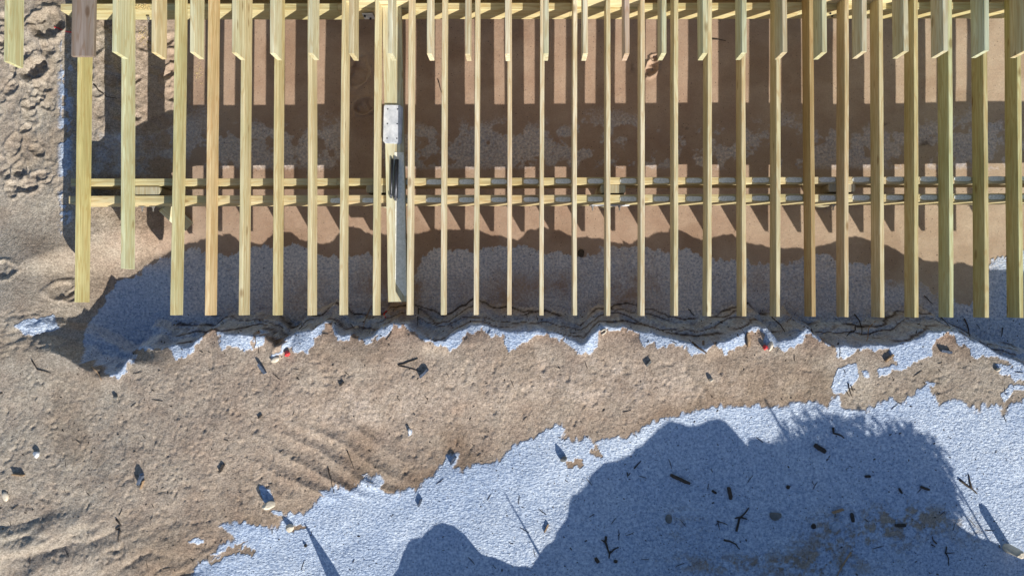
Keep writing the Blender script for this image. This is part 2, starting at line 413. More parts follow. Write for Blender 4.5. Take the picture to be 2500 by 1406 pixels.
    o = bpy.data.objects.new('ground', me)
    COL.objects.link(o)
    o['kind'] = 'structure'
    me.materials.append(ground_mat())
    return o


# ------------------------------------------------------------------ materials
def new_mat(name):
    m = bpy.data.materials.new(name); m.use_nodes = True
    t = m.node_tree
    return m, t, t.nodes, t.links, t.nodes['Principled BSDF']


def mixc(t, fac, a, b, blend='MIX'):
    n = t.nodes.new('ShaderNodeMix'); n.data_type = 'RGBA'; n.blend_type = blend
    for s, v in ((n.inputs[0], fac), (n.inputs[6], a), (n.inputs[7], b)):
        if hasattr(v, 'links'): t.links.new(v, s)
        else: s.default_value = v if not isinstance(v, tuple) else (*v, 1)[:4]
    return n.outputs[2]


def ramp(t, src, p0, p1, c0=(0, 0, 0), c1=(1, 1, 1)):
    n = t.nodes.new('ShaderNodeValToRGB')
    n.color_ramp.elements[0].position = p0; n.color_ramp.elements[1].position = p1
    n.color_ramp.elements[0].color = (*c0, 1); n.color_ramp.elements[1].color = (*c1, 1)
    t.links.new(src, n.inputs[0])
    return n.outputs[0]


def noise(t, vec, scale, detail=4, rough=0.6):
    n = t.nodes.new('ShaderNodeTexNoise')
    n.inputs['Scale'].default_value = scale; n.inputs['Detail'].default_value = detail; n.inputs['Roughness'].default_value = rough
    if vec is not None: t.links.new(vec, n.inputs['Vector'])
    return n.outputs['Fac']


def math_n(t, op, a, b=None, clamp=False):
    n = t.nodes.new('ShaderNodeMath'); n.operation = op; n.use_clamp = clamp
    for s, v in zip(n.inputs, (a, b)):
        if v is None: continue
        if hasattr(v, 'links'): t.links.new(v, s)
        else: s.default_value = v
    return n.outputs[0]


def ground_mat():
    m, t, N, L, B = new_mat('sand_and_frost')
    geo = N.new('ShaderNodeNewGeometry').outputs['Position']

    def at_(n):
        a = N.new('ShaderNodeAttribute'); a.attribute_name = n; return a.outputs['Fac']
    frost, thick, soil, tone, damp = at_('frost'), at_('thick'), at_('soil'), at_('tone'), at_('damp')
    t1 = math_n(t, 'MULTIPLY', tone, 1.0, True)
    t2 = math_n(t, 'SUBTRACT', tone, 1.0, True)
    sand = mixc(t, t1, (0.385, 0.35, 0.295), (0.41, 0.30, 0.225))
    sand = mixc(t, t2, sand, (0.46, 0.375, 0.275))
    n_mid = noise(t, geo, 3.5, 5, 0.62)
    n_fine = noise(t, geo, 75, 3, 0.7)
    n_g = noise(t, geo, 28, 4, 0.7)
    sand = mixc(t, ramp(t, n_mid, 0.35, 0.68), sand, mixc(t, 1.0, sand, (0.82, 0.76, 0.74), 'MULTIPLY'))
    sand = mixc(t, math_n(t, 'MULTIPLY', at_('crust'), 0.75), sand, (0.55, 0.465, 0.39))
    sand = mixc(t, damp, sand, mixc(t, 1.0, sand, (0.72, 0.67, 0.62), 'MULTIPLY'))
    calm = math_n(t, 'SUBTRACT', 1.0, math_n(t, 'MULTIPLY', at_('calm'), 0.72))
    sand = mixc(t, calm, sand, ramp(t, n_fine, 0.34, 0.66, (0.62, 0.60, 0.58), (1.24, 1.24, 1.24)), 'MULTIPLY')
    sand = mixc(t, calm, sand, ramp(t, n_g, 0.36, 0.64, (0.72, 0.71, 0.70), (1.16, 1.16, 1.16)), 'MULTIPLY')
    sand = mixc(t, soil, sand, (0.045, 0.032, 0.024))
    # frost: greyish where thin, elsewhere the blue cast of shade is painted in
    fr = mixc(t, thick, (0.64, 0.57, 0.53), (0.53, 0.61, 0.73))
    fr = mixc(t, 1.0, fr, ramp(t, noise(t, geo, 42, 3, 0.75), 0.36, 0.64, (0.52, 0.58, 0.68), (1.22, 1.18, 1.12)), 'MULTIPLY')
    fr = mixc(t, 1.0, fr, ramp(t, noise(t, geo, 1.1, 4, 0.6), 0.35, 0.65, (0.80, 0.85, 0.92), (1.03, 1.02, 1.0)), 'MULTIPLY')
    g = math_n(t, 'ADD', frost, math_n(t, 'MULTIPLY', math_n(t, 'SUBTRACT', noise(t, geo, 45, 4, 0.75), 0.5), 1.1))
    cover = math_n(t, 'MULTIPLY', ramp(t, g, 0.18, 0.78), ramp(t, frost, 0.02, 0.15))
    cov = mixc(t, cover, (0, 0, 0), (1, 1, 1))
    soilcut = math_n(t, 'SUBTRACT', 1.0, math_n(t, 'MULTIPLY', soil, 0.9))
    fac = math_n(t, 'MULTIPLY', cov, soilcut)
    col = mixc(t, fac, sand, fr)
    # tiny dark grains everywhere, also painting in the shade of small pits
    v = N.new('ShaderNodeTexVoronoi'); v.inputs['Scale'].default_value = 26; L.new(geo, v.inputs['Vector'])
    sp = math_n(t, 'MULTIPLY', ramp(t, v.outputs['Distance'], 0.10, 0.16, (1, 1, 1), (0, 0, 0)), ramp(t, noise(t, geo, 5, 2), 0.42, 0.56))
    col = mixc(t, math_n(t, 'MULTIPLY', sp, 0.7), col, (0.06, 0.045, 0.035))
    L.new(col, B.inputs['Base Color'])
    B.inputs['Roughness'].default_value = 0.9
    B.inputs['Specular IOR Level'].default_value = 0.15
    bp = N.new('ShaderNodeBump'); bp.inputs['Strength'].default_value = 1.0; bp.inputs['Distance'].default_value = 0.016
    mpf = N.new('ShaderNodeMapping'); mpf.inputs['Rotation'].default_value = (0, 0, 0.5); mpf.inputs['Scale'].default_value = (36, 64, 40); L.new(geo, mpf.inputs[0])
    ridg = noise(t, mpf.outputs[0], 1.0, 3, 0.65)
    fb = math_n(t, 'MULTIPLY', calm, math_n(t, 'ADD', math_n(t, 'MULTIPLY', noise(t, geo, 70, 3, 0.6), 0.35), math_n(t, 'MULTIPLY', noise(t, geo, 30, 3, 0.6), 0.5)))
    fb = math_n(t, 'ADD', fb, math_n(t, 'MULTIPLY', ridg, math_n(t, 'MULTIPLY', fac, math_n(t, 'ADD', math_n(t, 'MULTIPLY', thick, 1.25), 0.2))))
    L.new(fb, bp.inputs['Height'])
    L.new(bp.outputs[0], B.inputs['Normal'])
    return m


def wood_mat(name='treated_pine', knots=True):
    """sawn pine; grain runs along the object's Y axis; the object's own colour is the stain of that board"""
    m, t, N, L, B = new_mat(name)
    tc = N.new('ShaderNodeTexCoord').outputs['Object']
    oi = N.new('ShaderNodeObjectInfo')
    ad = N.new('ShaderNodeVectorMath'); ad.operation = 'ADD'
    sc = N.new('ShaderNodeVectorMath'); sc.operation = 'SCALE'; sc.inputs['Scale'].default_value = 37.0
    cb = N.new('ShaderNodeCombineXYZ')
    L.new(oi.outputs['Random'], cb.inputs[0]); L.new(oi.outputs['Random'], cb.inputs[1]); L.new(oi.outputs['Random'], cb.inputs[2])
    L.new(cb.outputs[0], sc.inputs[0]); L.new(tc, ad.inputs[0]); L.new(sc.outputs[0], ad.inputs[1])
    mp = N.new('ShaderNodeMapping'); mp.inputs['Scale'].default_value = (34, 1.6, 34); L.new(ad.outputs[0], mp.inputs[0])
    g1 = noise(t, mp.outputs[0], 1.0, 4, 0.65)
    mp2 = N.new('ShaderNodeMapping'); mp2.inputs['Scale'].default_value = (9, 0.8, 9); L.new(ad.outputs[0], mp2.inputs[0])
    g2 = noise(t, mp2.outputs[0], 1.0, 3, 0.55)
    wv = math_n(t, 'SINE', math_n(t, 'MULTIPLY', g2, 60.0))
    rings = ramp(t, math_n(t, 'ADD', math_n(t, 'MULTIPLY', wv, 0.5), 0.5), 0.55, 0.98)
    base = oi.outputs['Color']
    c = mixc(t, ramp(t, g1, 0.3, 0.72), mixc(t, 1.0, base, (1.10, 1.08, 1.04), 'MULTIPLY'), mixc(t, 1.0, base, (0.66, 0.60, 0.50), 'MULTIPLY'))
    c = mixc(t, math_n(t, 'MULTIPLY', rings, 0.6), c, mixc(t, 1.0, base, (0.74, 0.58, 0.42), 'MULTIPLY'))
    mp3 = N.new('ShaderNodeMapping'); mp3.inputs['Scale'].default_value = (1, .5, 1); L.new(ad.outputs[0], mp3.inputs[0])
    c = mixc(t, ramp(t, noise(t, mp3.outputs[0], 3.0, 3, 0.6), 0.42, 0.7), c, mixc(t, 1.0, c, (0.84, 0.86, 0.78), 'MULTIPLY'))
    if knots:
        v = N.new('ShaderNodeTexVoronoi'); v.inputs['Scale'].default_value = 1.0
        mp4 = N.new('ShaderNodeMapping'); mp4.inputs['Scale'].default_value = (6, 2.4, 6); L.new(ad.outputs[0], mp4.inputs[0])
        L.new(mp4.outputs[0], v.inputs['Vector'])
        kn = ramp(t, v.outputs['Distance'], 0.07, 0.14, (1, 1, 1), (0, 0, 0))
        c = mixc(t, math_n(t, 'MULTIPLY', kn, 0.75), c, mixc(t, 1.0, base, (0.38, 0.27, 0.17), 'MULTIPLY'))
    L.new(c, B.inputs['Base Color'])
    B.inputs['Roughness'].default_value = 0.62
    B.inputs['Specular IOR Level'].default_value = 0.3
    bp = N.new('ShaderNodeBump'); bp.inputs['Strength'].default_value = 0.35; bp.inputs['Distance'].default_value = 0.003
    L.new(g1, bp.inputs['Height']); L.new(bp.outputs[0], B.inputs['Normal'])
    return m


def plain(name, c, rough=0.7, metal=0.0, var=0.35, scale=30.0, c2=None):
    m, t, N, L, B = new_mat(name)
    tc = N.new('ShaderNodeTexCoord').outputs['Object']
    n = noise(t, tc, scale, 4, 0.65)
    c2 = c2 or tuple(x * (1 - var) for x in c)
    L.new(ramp(t, n, 0.35, 0.65, c2, c), B.inputs['Base Color'])
    B.inputs['Roughness'].default_value = rough; B.inputs['Metallic'].default_value = metal
    bp = N.new('ShaderNodeBump'); bp.inputs['Strength'].default_value = 0.4; bp.inputs['Distance'].default_value = 0.003
    L.new(n, bp.inputs['Height']); L.new(bp.outputs[0], B.inputs['Normal'])
    return m


WOOD = wood_mat()
M = dict(
    frost=plain('rime_on_wood', (0.80, 0.82, 0.78), 0.85, 0, 0.3, 60, (0.56, 0.58, 0.52)),
    galv=plain('galvanised_steel', (0.72, 0.74, 0.78), 0.6, 0.1, 0.3, 9, (0.42, 0.45, 0.50)),
    rod=plain('dark_steel', (0.055, 0.06, 0.075), 0.4, 0.6, 0.4, 60),
    steel=plain('bright_steel', (0.45, 0.45, 0.46), 0.4, 0.8, 0.3, 60),
    drift=plain('wet_driftwood', (0.085, 0.06, 0.042), 0.9, 0, 0.55, 40),
    bark=plain('dark_bark', (0.062, 0.048, 0.038), 0.95, 0, 0.6, 60),
    tan=plain('dry_stick', (0.40, 0.27, 0.16), 0.85, 0, 0.4, 40),
    grey=plain('shaded_frost_blue', (0.11, 0.14, 0.20), 0.9, 0, 0.5, 40),  # blue of shaded frost painted onto chip shapes
    stone=plain('pale_stone', (0.62, 0.56, 0.45), 0.85, 0, 0.25, 18),
    stone2=plain('grey_stone', (0.17, 0.17, 0.16), 0.8, 0, 0.4, 25),
    shell=plain('shell', (0.66, 0.58, 0.46), 0.5, 0, 0.3, 30),
    white=plain('white_litter', (0.72, 0.74, 0.76), 0.6, 0, 0.25, 30),
    red=plain('red_plastic', (0.75, 0.045, 0.05), 0.45, 0, 0.3, 20),
    ice=plain('ice_sliver', (0.35, 0.42, 0.52), 0.25, 0, 0.35, 30),
    saw=plain('sawdust', (0.75, 0.60, 0.30), 0.9, 0, 0.3, 60),
    grass=plain('dry_grass', (0.36, 0.29, 0.15), 0.9, 0, 0.4, 20),
)


# ------------------------------------------------------------------ helpers
def tag(o, label=None, cat=None, group=None, kind=None):
    if label: o['label'] = label
    if cat: o['category'] = cat
    if group: o['group'] = group
    if kind: o['kind'] = kind
    return o


def link(name, bm, mat, parent=None, smooth=False, color=None, world=None):
    me = bpy.data.meshes.new(name); bm.normal_update(); bm.to_mesh(me); bm.free()
    if mat: me.materials.append(mat)
    if smooth:
        for p in me.polygons: p.use_smooth = True
    o = bpy.data.objects.new(name, me); COL.objects.link(o)
    if world is not None: o.matrix_world = world
    if parent: o.parent = parent
    if color: o.color = (min(color[0] * 1.06, .75), min(color[1] * 1.13, .72), color[2] * 1.30, 1)
    return o


def empty(name, loc=(0, 0, 0), rz=0):
    o = bpy.data.objects.new(name, None); COL.objects.link(o); o.location = loc; o.rotation_euler = (0, 0, rz)
    o.empty_display_size = 0.1
    return o


def board_bm(w, l, h, bev=0.0025, wane=0.0):
    """board from y=0 to y=-l (butt at origin side), centred on x, top at z=0; edges eased and slightly wavy"""
    n = max(2, int(l / 0.25))
    bm = bmesh.new()
    prof = [(-w / 2 + bev, 0), (w / 2 - bev, 0), (w / 2, -bev), (w / 2, -h + bev), (w / 2 - bev, -h), (-w / 2 + bev, -h), (-w / 2, -h + bev), (-w / 2, -bev)]
    ringsv = []
    ph = random.uniform(0, 6); am = random.uniform(0.0005, 0.003)
    for k in range(n + 1):
        y = -l * k / n
        ox = am * math.sin(ph + y * 1.3)
        r = []
        for j, (x, z) in enumerate(prof):
            jit = 0.0009
            r.append(bm.verts.new((x + ox + random.uniform(-jit, jit) - (wane * max(0, math.sin(y * 2.1 + ph)) if j in (1, 2) else 0), y, z + random.uniform(-jit, jit) * (0.4))))
        ringsv.append(r)
    for k in range(n):
        a, b = ringsv[k], ringsv[k + 1]
        for j in range(8):
            jj = (j + 1) % 8
            bm.faces.new((a[j], b[j], b[jj], a[jj]))
    bm.faces.new(ringsv[0]); bm.faces.new(ringsv[-1][::-1])
    bmesh.ops.recalc_face_normals(bm, faces=bm.faces)
    return bm


def frame_mat(p0, p1, up=Vector((0, 0, 1))):
    """matrix whose -Y runs from p0 to p1, Z close to up, origin p0"""
    y = (p0 - p1).normalized()
    x = y.cross(up).normalized()
    z = x.cross(y)
    m = Matrix((x, y, z)).transposed().to_4x4(); m.translation = p0
    return m


def board(name, p0, p1, w_, h_, parent=None, color=(0.58, 0.48, 0.27), up=Vector((0, 0, 1)), wane=0.0, mat=None):
    l = (p0 - p1).length
    return link(name, board_bm(w_, l, h_, wane=wane), mat or WOOD, parent, False, color, frame_mat(p0, p1, up))


def tube_bm(pts, radii, sides=6, bm=None):
    bm = bm or bmesh.new()
    rings = []
    for i, p in enumerate(pts):
        p = Vector(p)
        d = (Vector(pts[min(i + 1, len(pts) - 1)]) - Vector(pts[max(i - 1, 0)])).normalized()
        a = d.cross(Vector((0, 0, 1)))
        if a.length < 1e-3: a = Vector((1, 0, 0))
        a.normalize(); b = d.cross(a)
        r = radii[i] if hasattr(radii, '__len__') else radii
        rings.append([bm.verts.new(p + (a * math.cos(2 * math.pi * k / sides) + b * math.sin(2 * math.pi * k / sides)) * r) for k in range(sides)])
    for r0, r1 in zip(rings, rings[1:]):
        for k in range(sides):
            bm.faces.new((r0[k], r0[(k + 1) % sides], r1[(k + 1) % sides], r1[k]))
    bm.faces.new(rings[0][::-1]); bm.faces.new(rings[-1])
    return bm


ground = build_ground()
JT = 0.73        # top of the joists
JB = 0.546       # top of the beams
JW = 0.038

# ------------------------------------------------------------------ lower deck frame
G1 = (0.57, 0.50, 0.27); OR = (0.62, 0.47, 0.25); PG = (0.56, 0.55, 0.33); YL = (0.60, 0.52, 0.31); PL = (0.66, 0.57, 0.38); OL = (0.42, 0.37, 0.18); BRN = (0.42, 0.30, 0.14)
frame = empty('deck_frame', (0, 1.9, 0))
tag(frame, 'low deck frame of long pale pine joists on paired cross beams over frosty sand', 'deck frame')
FR_INV = Matrix.Translation(frame.location).inverted()


def adopt(o, root):
    mw = o.matrix_world.copy()
    o.parent = root
    o.matrix_parent_inverse = Matrix.Identity(4)
    o.matrix_basis = Matrix.Translation(root.location).inverted() @ mw
    return o


# outer edge of the top face: x at y=300, x at the south end, y of the south end, stain, side ('L': left edge given)
JOISTS = [(187, 181.5, 738, (0.56, 0.49, 0.22), 'L'), (295.4, 295.2, 655.4, PG, 'L'), (422.5, 415.2, 769.6, (0.55, 0.50, 0.27), 'L'), (505, 499.2, 770, OR, 'L'), (586.5, 582.5, 769.6, YL, 'L'),
  (668.6, 665.3, 770, (0.58, 0.49, 0.26), 'L'), (750.8, 750.6, 770, YL, 'L'), (832, 828, 769, YL, 'L'), (913, 910, 770, YL, 'L'), (995.6, 992.5, 769, PL, 'L'),
  (1077.8, 1076, 769, PL, 'L'), (1158.4, 1157, 769, PL, 'L'), (1238.5, 1237.8, 769, (0.64, 0.52, 0.34), 'L'), (1328.3, 1327.8, 770, PL, 'R'), (1409, 1409, 770, PL, 'R'), (1490, 1490, 771, PL, 'R'),
  (1574, 1573.4, 771, PL, 'R'), (1656, 1655, 771, YL, 'R'), (1738, 1736, 772, YL, 'R'), (1821, 1821.7, 772, (0.56, 0.46, 0.26), 'R'), (1905.6, 1905.3, 773, (0.56, 0.48, 0.28), 'R'),
  (1988, 1991.8, 773, BRN, 'R'), (2072, 2072.5, 774, (0.57, 0.46, 0.27), 'R'), (2157, 2158.8, 775, (0.56, 0.47, 0.27), 'R'), (2241.8, 2243.2, 775, (0.52, 0.44, 0.22), 'R'),
  (2326, 2328, 775, (0.50, 0.50, 0.27), 'R'), (2411.7, 2414.3, 775.5, (0.46, 0.39, 0.19), 'R'), (2495, 2499, 776, (0.47, 0.43, 0.20), 'R'), (2579, 2583, 776, YL, 'R'), (2663, 2668, 776, YL, 'R')]
jlab = {0: 'leftmost joist, greenish yellow and ending short of the others', 1: 'pale green joist that stops well short of its neighbours',
        3: 'orange pine joist third of the long ones', 12: 'thin joist with dark grain seen edge-on near the middle', 21: 'brown stained joist right of the middle'}
short_top = {15: 1.2, 22: -4}
joist_x = []
for i, (xt, xe, ye, colr, side) in enumerate(JOISTS):
    a = at(xt, 300, JT); b = at(xe, ye, JT)
    d = (a - b); d = d / d.y
    top_y = 3.62
    if i in short_top: top_y = at(1482, short_top[i], JT).y
    p0 = b + d * (top_y - b.y)
    off = JW / 2 if side == 'L' else -JW / 2
    p0 = p0 + Vector((off, 0, 0)); b = b + Vector((off, 0, 0))
    joist_x.append((p0.x, b.x, p0.y, b.y))
    o = board('joist', p0, b, JW, 0.184, None, colr, wane=0.004 if i in (5, 8, 20) else 0.0)
    adopt(o, frame)
    if i in jlab: o['label'] = jlab[i]


def jx(i, y):
    x0, x1, y0, y1 = joist_x[i]
    return x0 + (x1 - x0) * (y - y0) / (y1 - y0)


# cross beams, (left end px, y px of the south edge of the top), thickness
def beam(yl, yr, xl, thick, bot, colr, zt=JB - 0.002, seg=3):
    pl = at(xl, yl, zt); pr = at(2500, yr, zt)
    d = (pr - pl) / (pr.x - pl.x)
    out = []
    bounds = [pl.x, -1.75, 0.42, 2.55, 5.4]
    for k in range(len(bounds) - 1):
        a = pl + d * (bounds[k] - pl.x); b = pl + d * (bounds[k + 1] - 0.002 - pl.x)
        c = Vector((0, thick / 2, 0))
        cc = tuple(v * random.uniform(0.93, 1.05) for v in colr)
        o = board('beam', a + c, b + c, thick, zt - bot, None, cc)
        adopt(o, frame); out.append(o)
    return out


beam(26.5, 22, 148, 0.063, 0.300, (0.56, 0.48, 0.27))
beam(497, 491, 168, 0.070, 0.285, (0.56, 0.48, 0.27))
beam(453.5, 447.5, 173, 0.064, 0.285, (0.56, 0.48, 0.27))
beam(-14, -18, 148, 0.063, 0.300, (0.56, 0.48, 0.27))

# rime left on the beam tops between the joists
for (yy, xs_) in ((486, range(6, 28)), (440, range(8, 28))):
    for i in xs_:
        p = at(1250, yy, JB)
        x0, x1 = jx(i, p.y), jx(i + 1, p.y)
        # the lit stripe lies just left of each joist's shadow; rime survives to its right
        s = x1 - JW / 2 - 0.184 * 0.0
        r0, r1 = x0 + 0.02 + 0.105 * (1 if i > 8 else 1.15), x1 - 0.025
        yl = yy + 3 - (xs_[-1] - i) * 0.0
        cyv = at(1250, (489 - (i - 6) * 0.24) if yy == 486 else (444.5 - (i - 8) * 0.26), JB).y
        bm = bmesh.new(); n = 28; vs = []
        for k in range(n):
            a = 2 * math.pi * k / n
            ca, sa = math.cos(a), math.sin(a)
            ux = abs(ca) ** 0.45 * (1 if ca > 0 else -1); uy = abs(sa) ** 0.6 * (1 if sa > 0 else -1)
            vs.append(bm.verts.new(((r0 + r1) / 2 + ux * (r1 - r0) / 2 * random.uniform(0.93, 1), cyv + uy * (0.021 + 0.003 * random.random()), JB + 0.0012)))
        f = bm.faces.new(vs)
        g = bmesh.ops.extrude_face_region(bm, geom=[f])
        bmesh.ops.translate(bm, verts=[v for v in g['geom'] if isinstance(v, bmesh.types.BMVert)], vec=(0, 0, 0.0015))
        bmesh.ops.recalc_face_normals(bm, faces=bm.faces)
        o = link('frost_patch', bm, M['frost'])
        adopt(o, frame)


# notched round piles between the paired beams
def pile(px, ypx, wpx, top, dy=0.047, colr=(0.44, 0.40, 0.28), zfull=0.29, r=0.125):
    c = at(px, ypx, top)
    bm = bmesh.new(); n = 28

    def ring(z, clip, rr):
        o = []
        for k in range(n):
            a = 2 * math.pi * k / n
            x, y = rr * math.cos(a), rr * math.sin(a)
            if clip: y = max(-clip, min(clip, y))
            o.append(bm.verts.new((x, y, z)))
        return o
    rs = [ring(-0.25 - top, None, r * 1.03), ring(zfull - top, None, r), ring(zfull - top + 0.001, dy, r), ring(-0.006, dy, r * (wpx / 66)), ring(0, dy - 0.004, r * (wpx / 66) - 0.006)]
    for a, b in zip(rs, rs[1:]):
        for k in range(n):
            try: bm.faces.new((a[k], a[(k + 1) % n], b[(k + 1) % n], b[k]))
            except ValueError: pass
    bm.faces.new(rs[-1])
    bmesh.ops.recalc_face_normals(bm, faces=bm.faces)
    o = link('pile', bm, WOOD, None, False, colr)
    o.matrix_world = Matrix.Translation(c)
    adopt(o, frame)
    return o


PILES = [(358, 466, 66), (926, 460, 66), (1497, 461, 62), (2056, 458, 66)]
for (x, y, wd) in PILES: pile(x, y, wd, JB - 0.012, 0.040)
# taller piles carrying the upper level, and the headers that box them in
for (x0, x1, y) in ((7, 9, 0.5), (14, 16, 0.5), (21, 24, -4)):
    p = at(1482, y, JT)
    hw = Vector((jx(x0, p.y) + JW / 2 + 0.001, p.y + 0.0015, JT - 0.003)); he = Vector((jx(x1, p.y) - JW / 2 - 0.001, p.y + 0.0015, JT - 0.003))
    c = Vector((0, JW / 2 + 0.002, 0))
    mids = [hw] + [v for k in range(x0 + 1, x1) if k not in short_top for v in (Vector((jx(k, p.y) - JW / 2 - 0.001, p.y, JT - 0.003)), Vector((jx(k, p.y) + JW / 2 + 0.001, p.y, JT - 0.003)))] + [he]
    for a, b in zip(mids[::2], mids[1::2]):
        o = board('header', a + c, b + c, JW, 0.178, None, (0.62, 0.54, 0.32)); adopt(o, frame)


# bolts with square washers on the beam faces
def bolt(px, ypx, z, big=0.012, plate=True):
    # sits on the south face of a beam
    c = at(px, ypx, z)
    bm = bmesh.new()
    tube_bm([(0, 0.004, 0), (0, -0.045, 0)], 0.007, 8, bm)
    tube_bm([(0, -0.004, 0), (0, -0.018, 0)], big, 6, bm)
    if plate:
        g = bmesh.ops.create_cube(bm, size=1)
        bmesh.ops.scale(bm, verts=g['verts'], vec=(0.05, 0.005, 0.05))
        bmesh.ops.translate(bm, verts=g['verts'], vec=(0, -0.002, 0))
    o = link('bolt', bm, M['steel']); o.matrix_world = Matrix.Translation(c); adopt(o, frame)


by_front = at(1250, 494, JB).y; by_top = at(1250, 24.5, JB).y
for x in (345, 372, 925, 1447, 1513, 2036):
    c = at(x, 500, 0.36); bm_y = by_front - 0.001
    bm = bmesh.new()
    tube_bm([(0, 0.004, 0), (0, -0.05, 0)], 0.007, 8, bm); tube_bm([(0, -0.003, 0), (0, -0.018, 0)], 0.014, 6, bm)
    g = bmesh.ops.create_cube(bm, size=1); bmesh.ops.scale(bm, verts=g['verts'], vec=(0.055, 0.005, 0.055)); bmesh.ops.translate(bm, verts=g['verts'], vec=(0, -0.003, 0))
    o = link('bolt', bm, M['steel']); o.matrix_world = Matrix.Translation((c.x, bm_y - 0.004, 0.34)); adopt(o, frame)
for x in (361,):
    bm = bmesh.new(); tube_bm([(0, 0.004, 0), (0, -0.05, 0)], 0.008, 8, bm); tube_bm([(0, -0.003, 0), (0, -0.02, 0)], 0.016, 6, bm)
    o = link('bolt', bm, M['steel']); o.matrix_world = Matrix.Translation((at(x, 36, 0.45).x, by_top - 0.003, 0.44)); adopt(o, frame)
# galvanised splice plates on the far beam
for (xa, xb) in ((887, 913), (2018, 2047)):
    pa, pb = at(xa, 38, 0.42), at(xb, 38, 0.42)
    bm = bmesh.new(); g = bmesh.ops.create_cube(bm, size=1)
    bmesh.ops.scale(bm, verts=g['verts'], vec=(pb.x - pa.x, 0.005, 0.15))
    o = link('splice_plate', bm, M['galv']); o.matrix_world = Matrix.Translation(((pa.x + pb.x) / 2, by_top - 0.005, 0.42)); adopt(o, frame)
    for dx, dz in ((-0.3, 0.035), (0.1, -0.035)):
        bm = bmesh.new(); tube_bm([(0, 0, 0), (0, -0.02, 0)], 0.010, 6, bm)
        b2 = link('bolt', bm, M['rod']); b2.parent = o; b2.location = (dx * (pb.x - pa.x), -0.002, dz)
# metal strap under the middle pile
pa, pb = at(1440, 500, .32), at(1535, 500, .32)
bm = bmesh.new(); g = bmesh.ops.create_cube(bm, size=1); bmesh.ops.scale(bm, verts=g['verts'], vec=(pb.x - pa.x, 0.005, 0.10))
o = link('splice_plate', bm, M['galv']); o.matrix_world = Matrix.Translation(((pa.x + pb.x) / 2, by_front - 0.0075, 0.345)); adopt(o, frame)

# ------------------------------------------------------------------ upper deck frame
UT = 1.71
upper = empty('upper_deck_frame', (0, 3.3, 0))
tag(upper, 'higher deck frame whose short joist ends reach in along the top edge', 'deck frame')
UP = [(9, 150, 'L', (0.52, 0.50, 0.28)), (273, 127, 'L', (0.56, 0.54, 0.33)), (369, 128, 'L', (0.57, 0.47, 0.26)), (463.4, 127.5, 'L', (0.60, 0.54, 0.33)), (566, 129, 'L', (0.58, 0.53, 0.32)),
  (658.4, 130, 'L', (0.60, 0.55, 0.35)), (752.5, 130, 'L', (0.56, 0.51, 0.33)), (851.7, 131, 'L', (0.54, 0.45, 0.27)), (947, 131, 'L', (0.56, 0.52, 0.35)), (1042.5, 131, 'L', PL), (1136, 132, 'L', (0.55, 0.46, 0.29)),
  (1233, 132, 'L', PL), (1339, 131, 'R', (0.54, 0.50, 0.32)), (1435, 131, 'R', PL), (1537, 131, 'R', (0.50, 0.37, 0.26)), (1627, 130, 'R', (0.53, 0.50, 0.31)), (1727.5, 130, 'R', (0.53, 0.50, 0.30)), (1823, 129, 'R', (0.50, 0.48, 0.30)),
  (1922, 128, 'R', (0.52, 0.44, 0.28)), (2019, 128, 'R', (0.53, 0.49, 0.30)), (2117.3, 126, 'R', (0.52, 0.45, 0.29)), (2218, 125.6, 'R', (0.52, 0.46, 0.29)), (2314.4, 124.5, 'R', (0.52, 0.48, 0.32)),
  (2416, 124, 'R', (0.47, 0.49, 0.33)), (2514, 124, 'R', (0.50, 0.43, 0.25))]
for i, (x, y, side, colr) in enumerate(UP):
    b = at(x, y, UT)
    off = JW / 2 if side == 'L' else -JW / 2
    o = board('joist', Vector((b.x + off + random.uniform(-.004, .004), 5.2, UT)), Vector((b.x + off, b.y, UT)), JW, 0.184, None, colr)
    adopt(o, upper)
    if i == 0: o['label'] = 'leftmost greenish joist end standing apart over the trodden sand'
    if i == 14: o['label'] = 'reddish brown joist end'
for y in (3.25, 3.42, 5.0):
    o = board('beam', Vector((-5.2, y, UT - 0.186)), Vector((5.2, y, UT - 0.186)), 0.07, 0.235, None, G1); adopt(o, upper)
for x in (-4.6, -2.1, 0.25, 2.5, 4.7):
    bm = bmesh.new(); tube_bm([(0, 0, -0.3), (0, 0, 1.52)], 0.12, 20, bm)
    o = link('pile', bm, WOOD, None, True, (0.42, 0.38, 0.25)); o.matrix_world = Matrix.Translation((x, 3.335 if False else 3.335, 0)); adopt(o, upper)
    o.scale = (0.62, 0.38, 1)

# ------------------------------------------------------------------ loose boards
zt = UT + 0.003
pa = at(209, -60, zt); pb = at(201, 137, zt)
o = board('loose_plank', Vector((pa.x, 4.6, zt)), pb, 0.178, 0.038, None, (0.235, 0.185, 0.145))
tag(o, 'weathered grey brown plank lying flat at the top left beside the greenish joist ends', 'plank')
# plank resting on the beams between two joists
zt = JB + 0.040
pa = at(956.5, 16, zt); pb = at(971, 736.5, zt)
plank = board('loose_plank', pa, pb, 0.178, 0.038, None, (0.60, 0.56, 0.38))
tag(plank, 'wide pale plank laid flat between two joists with steel plates and rods on it', 'plank')
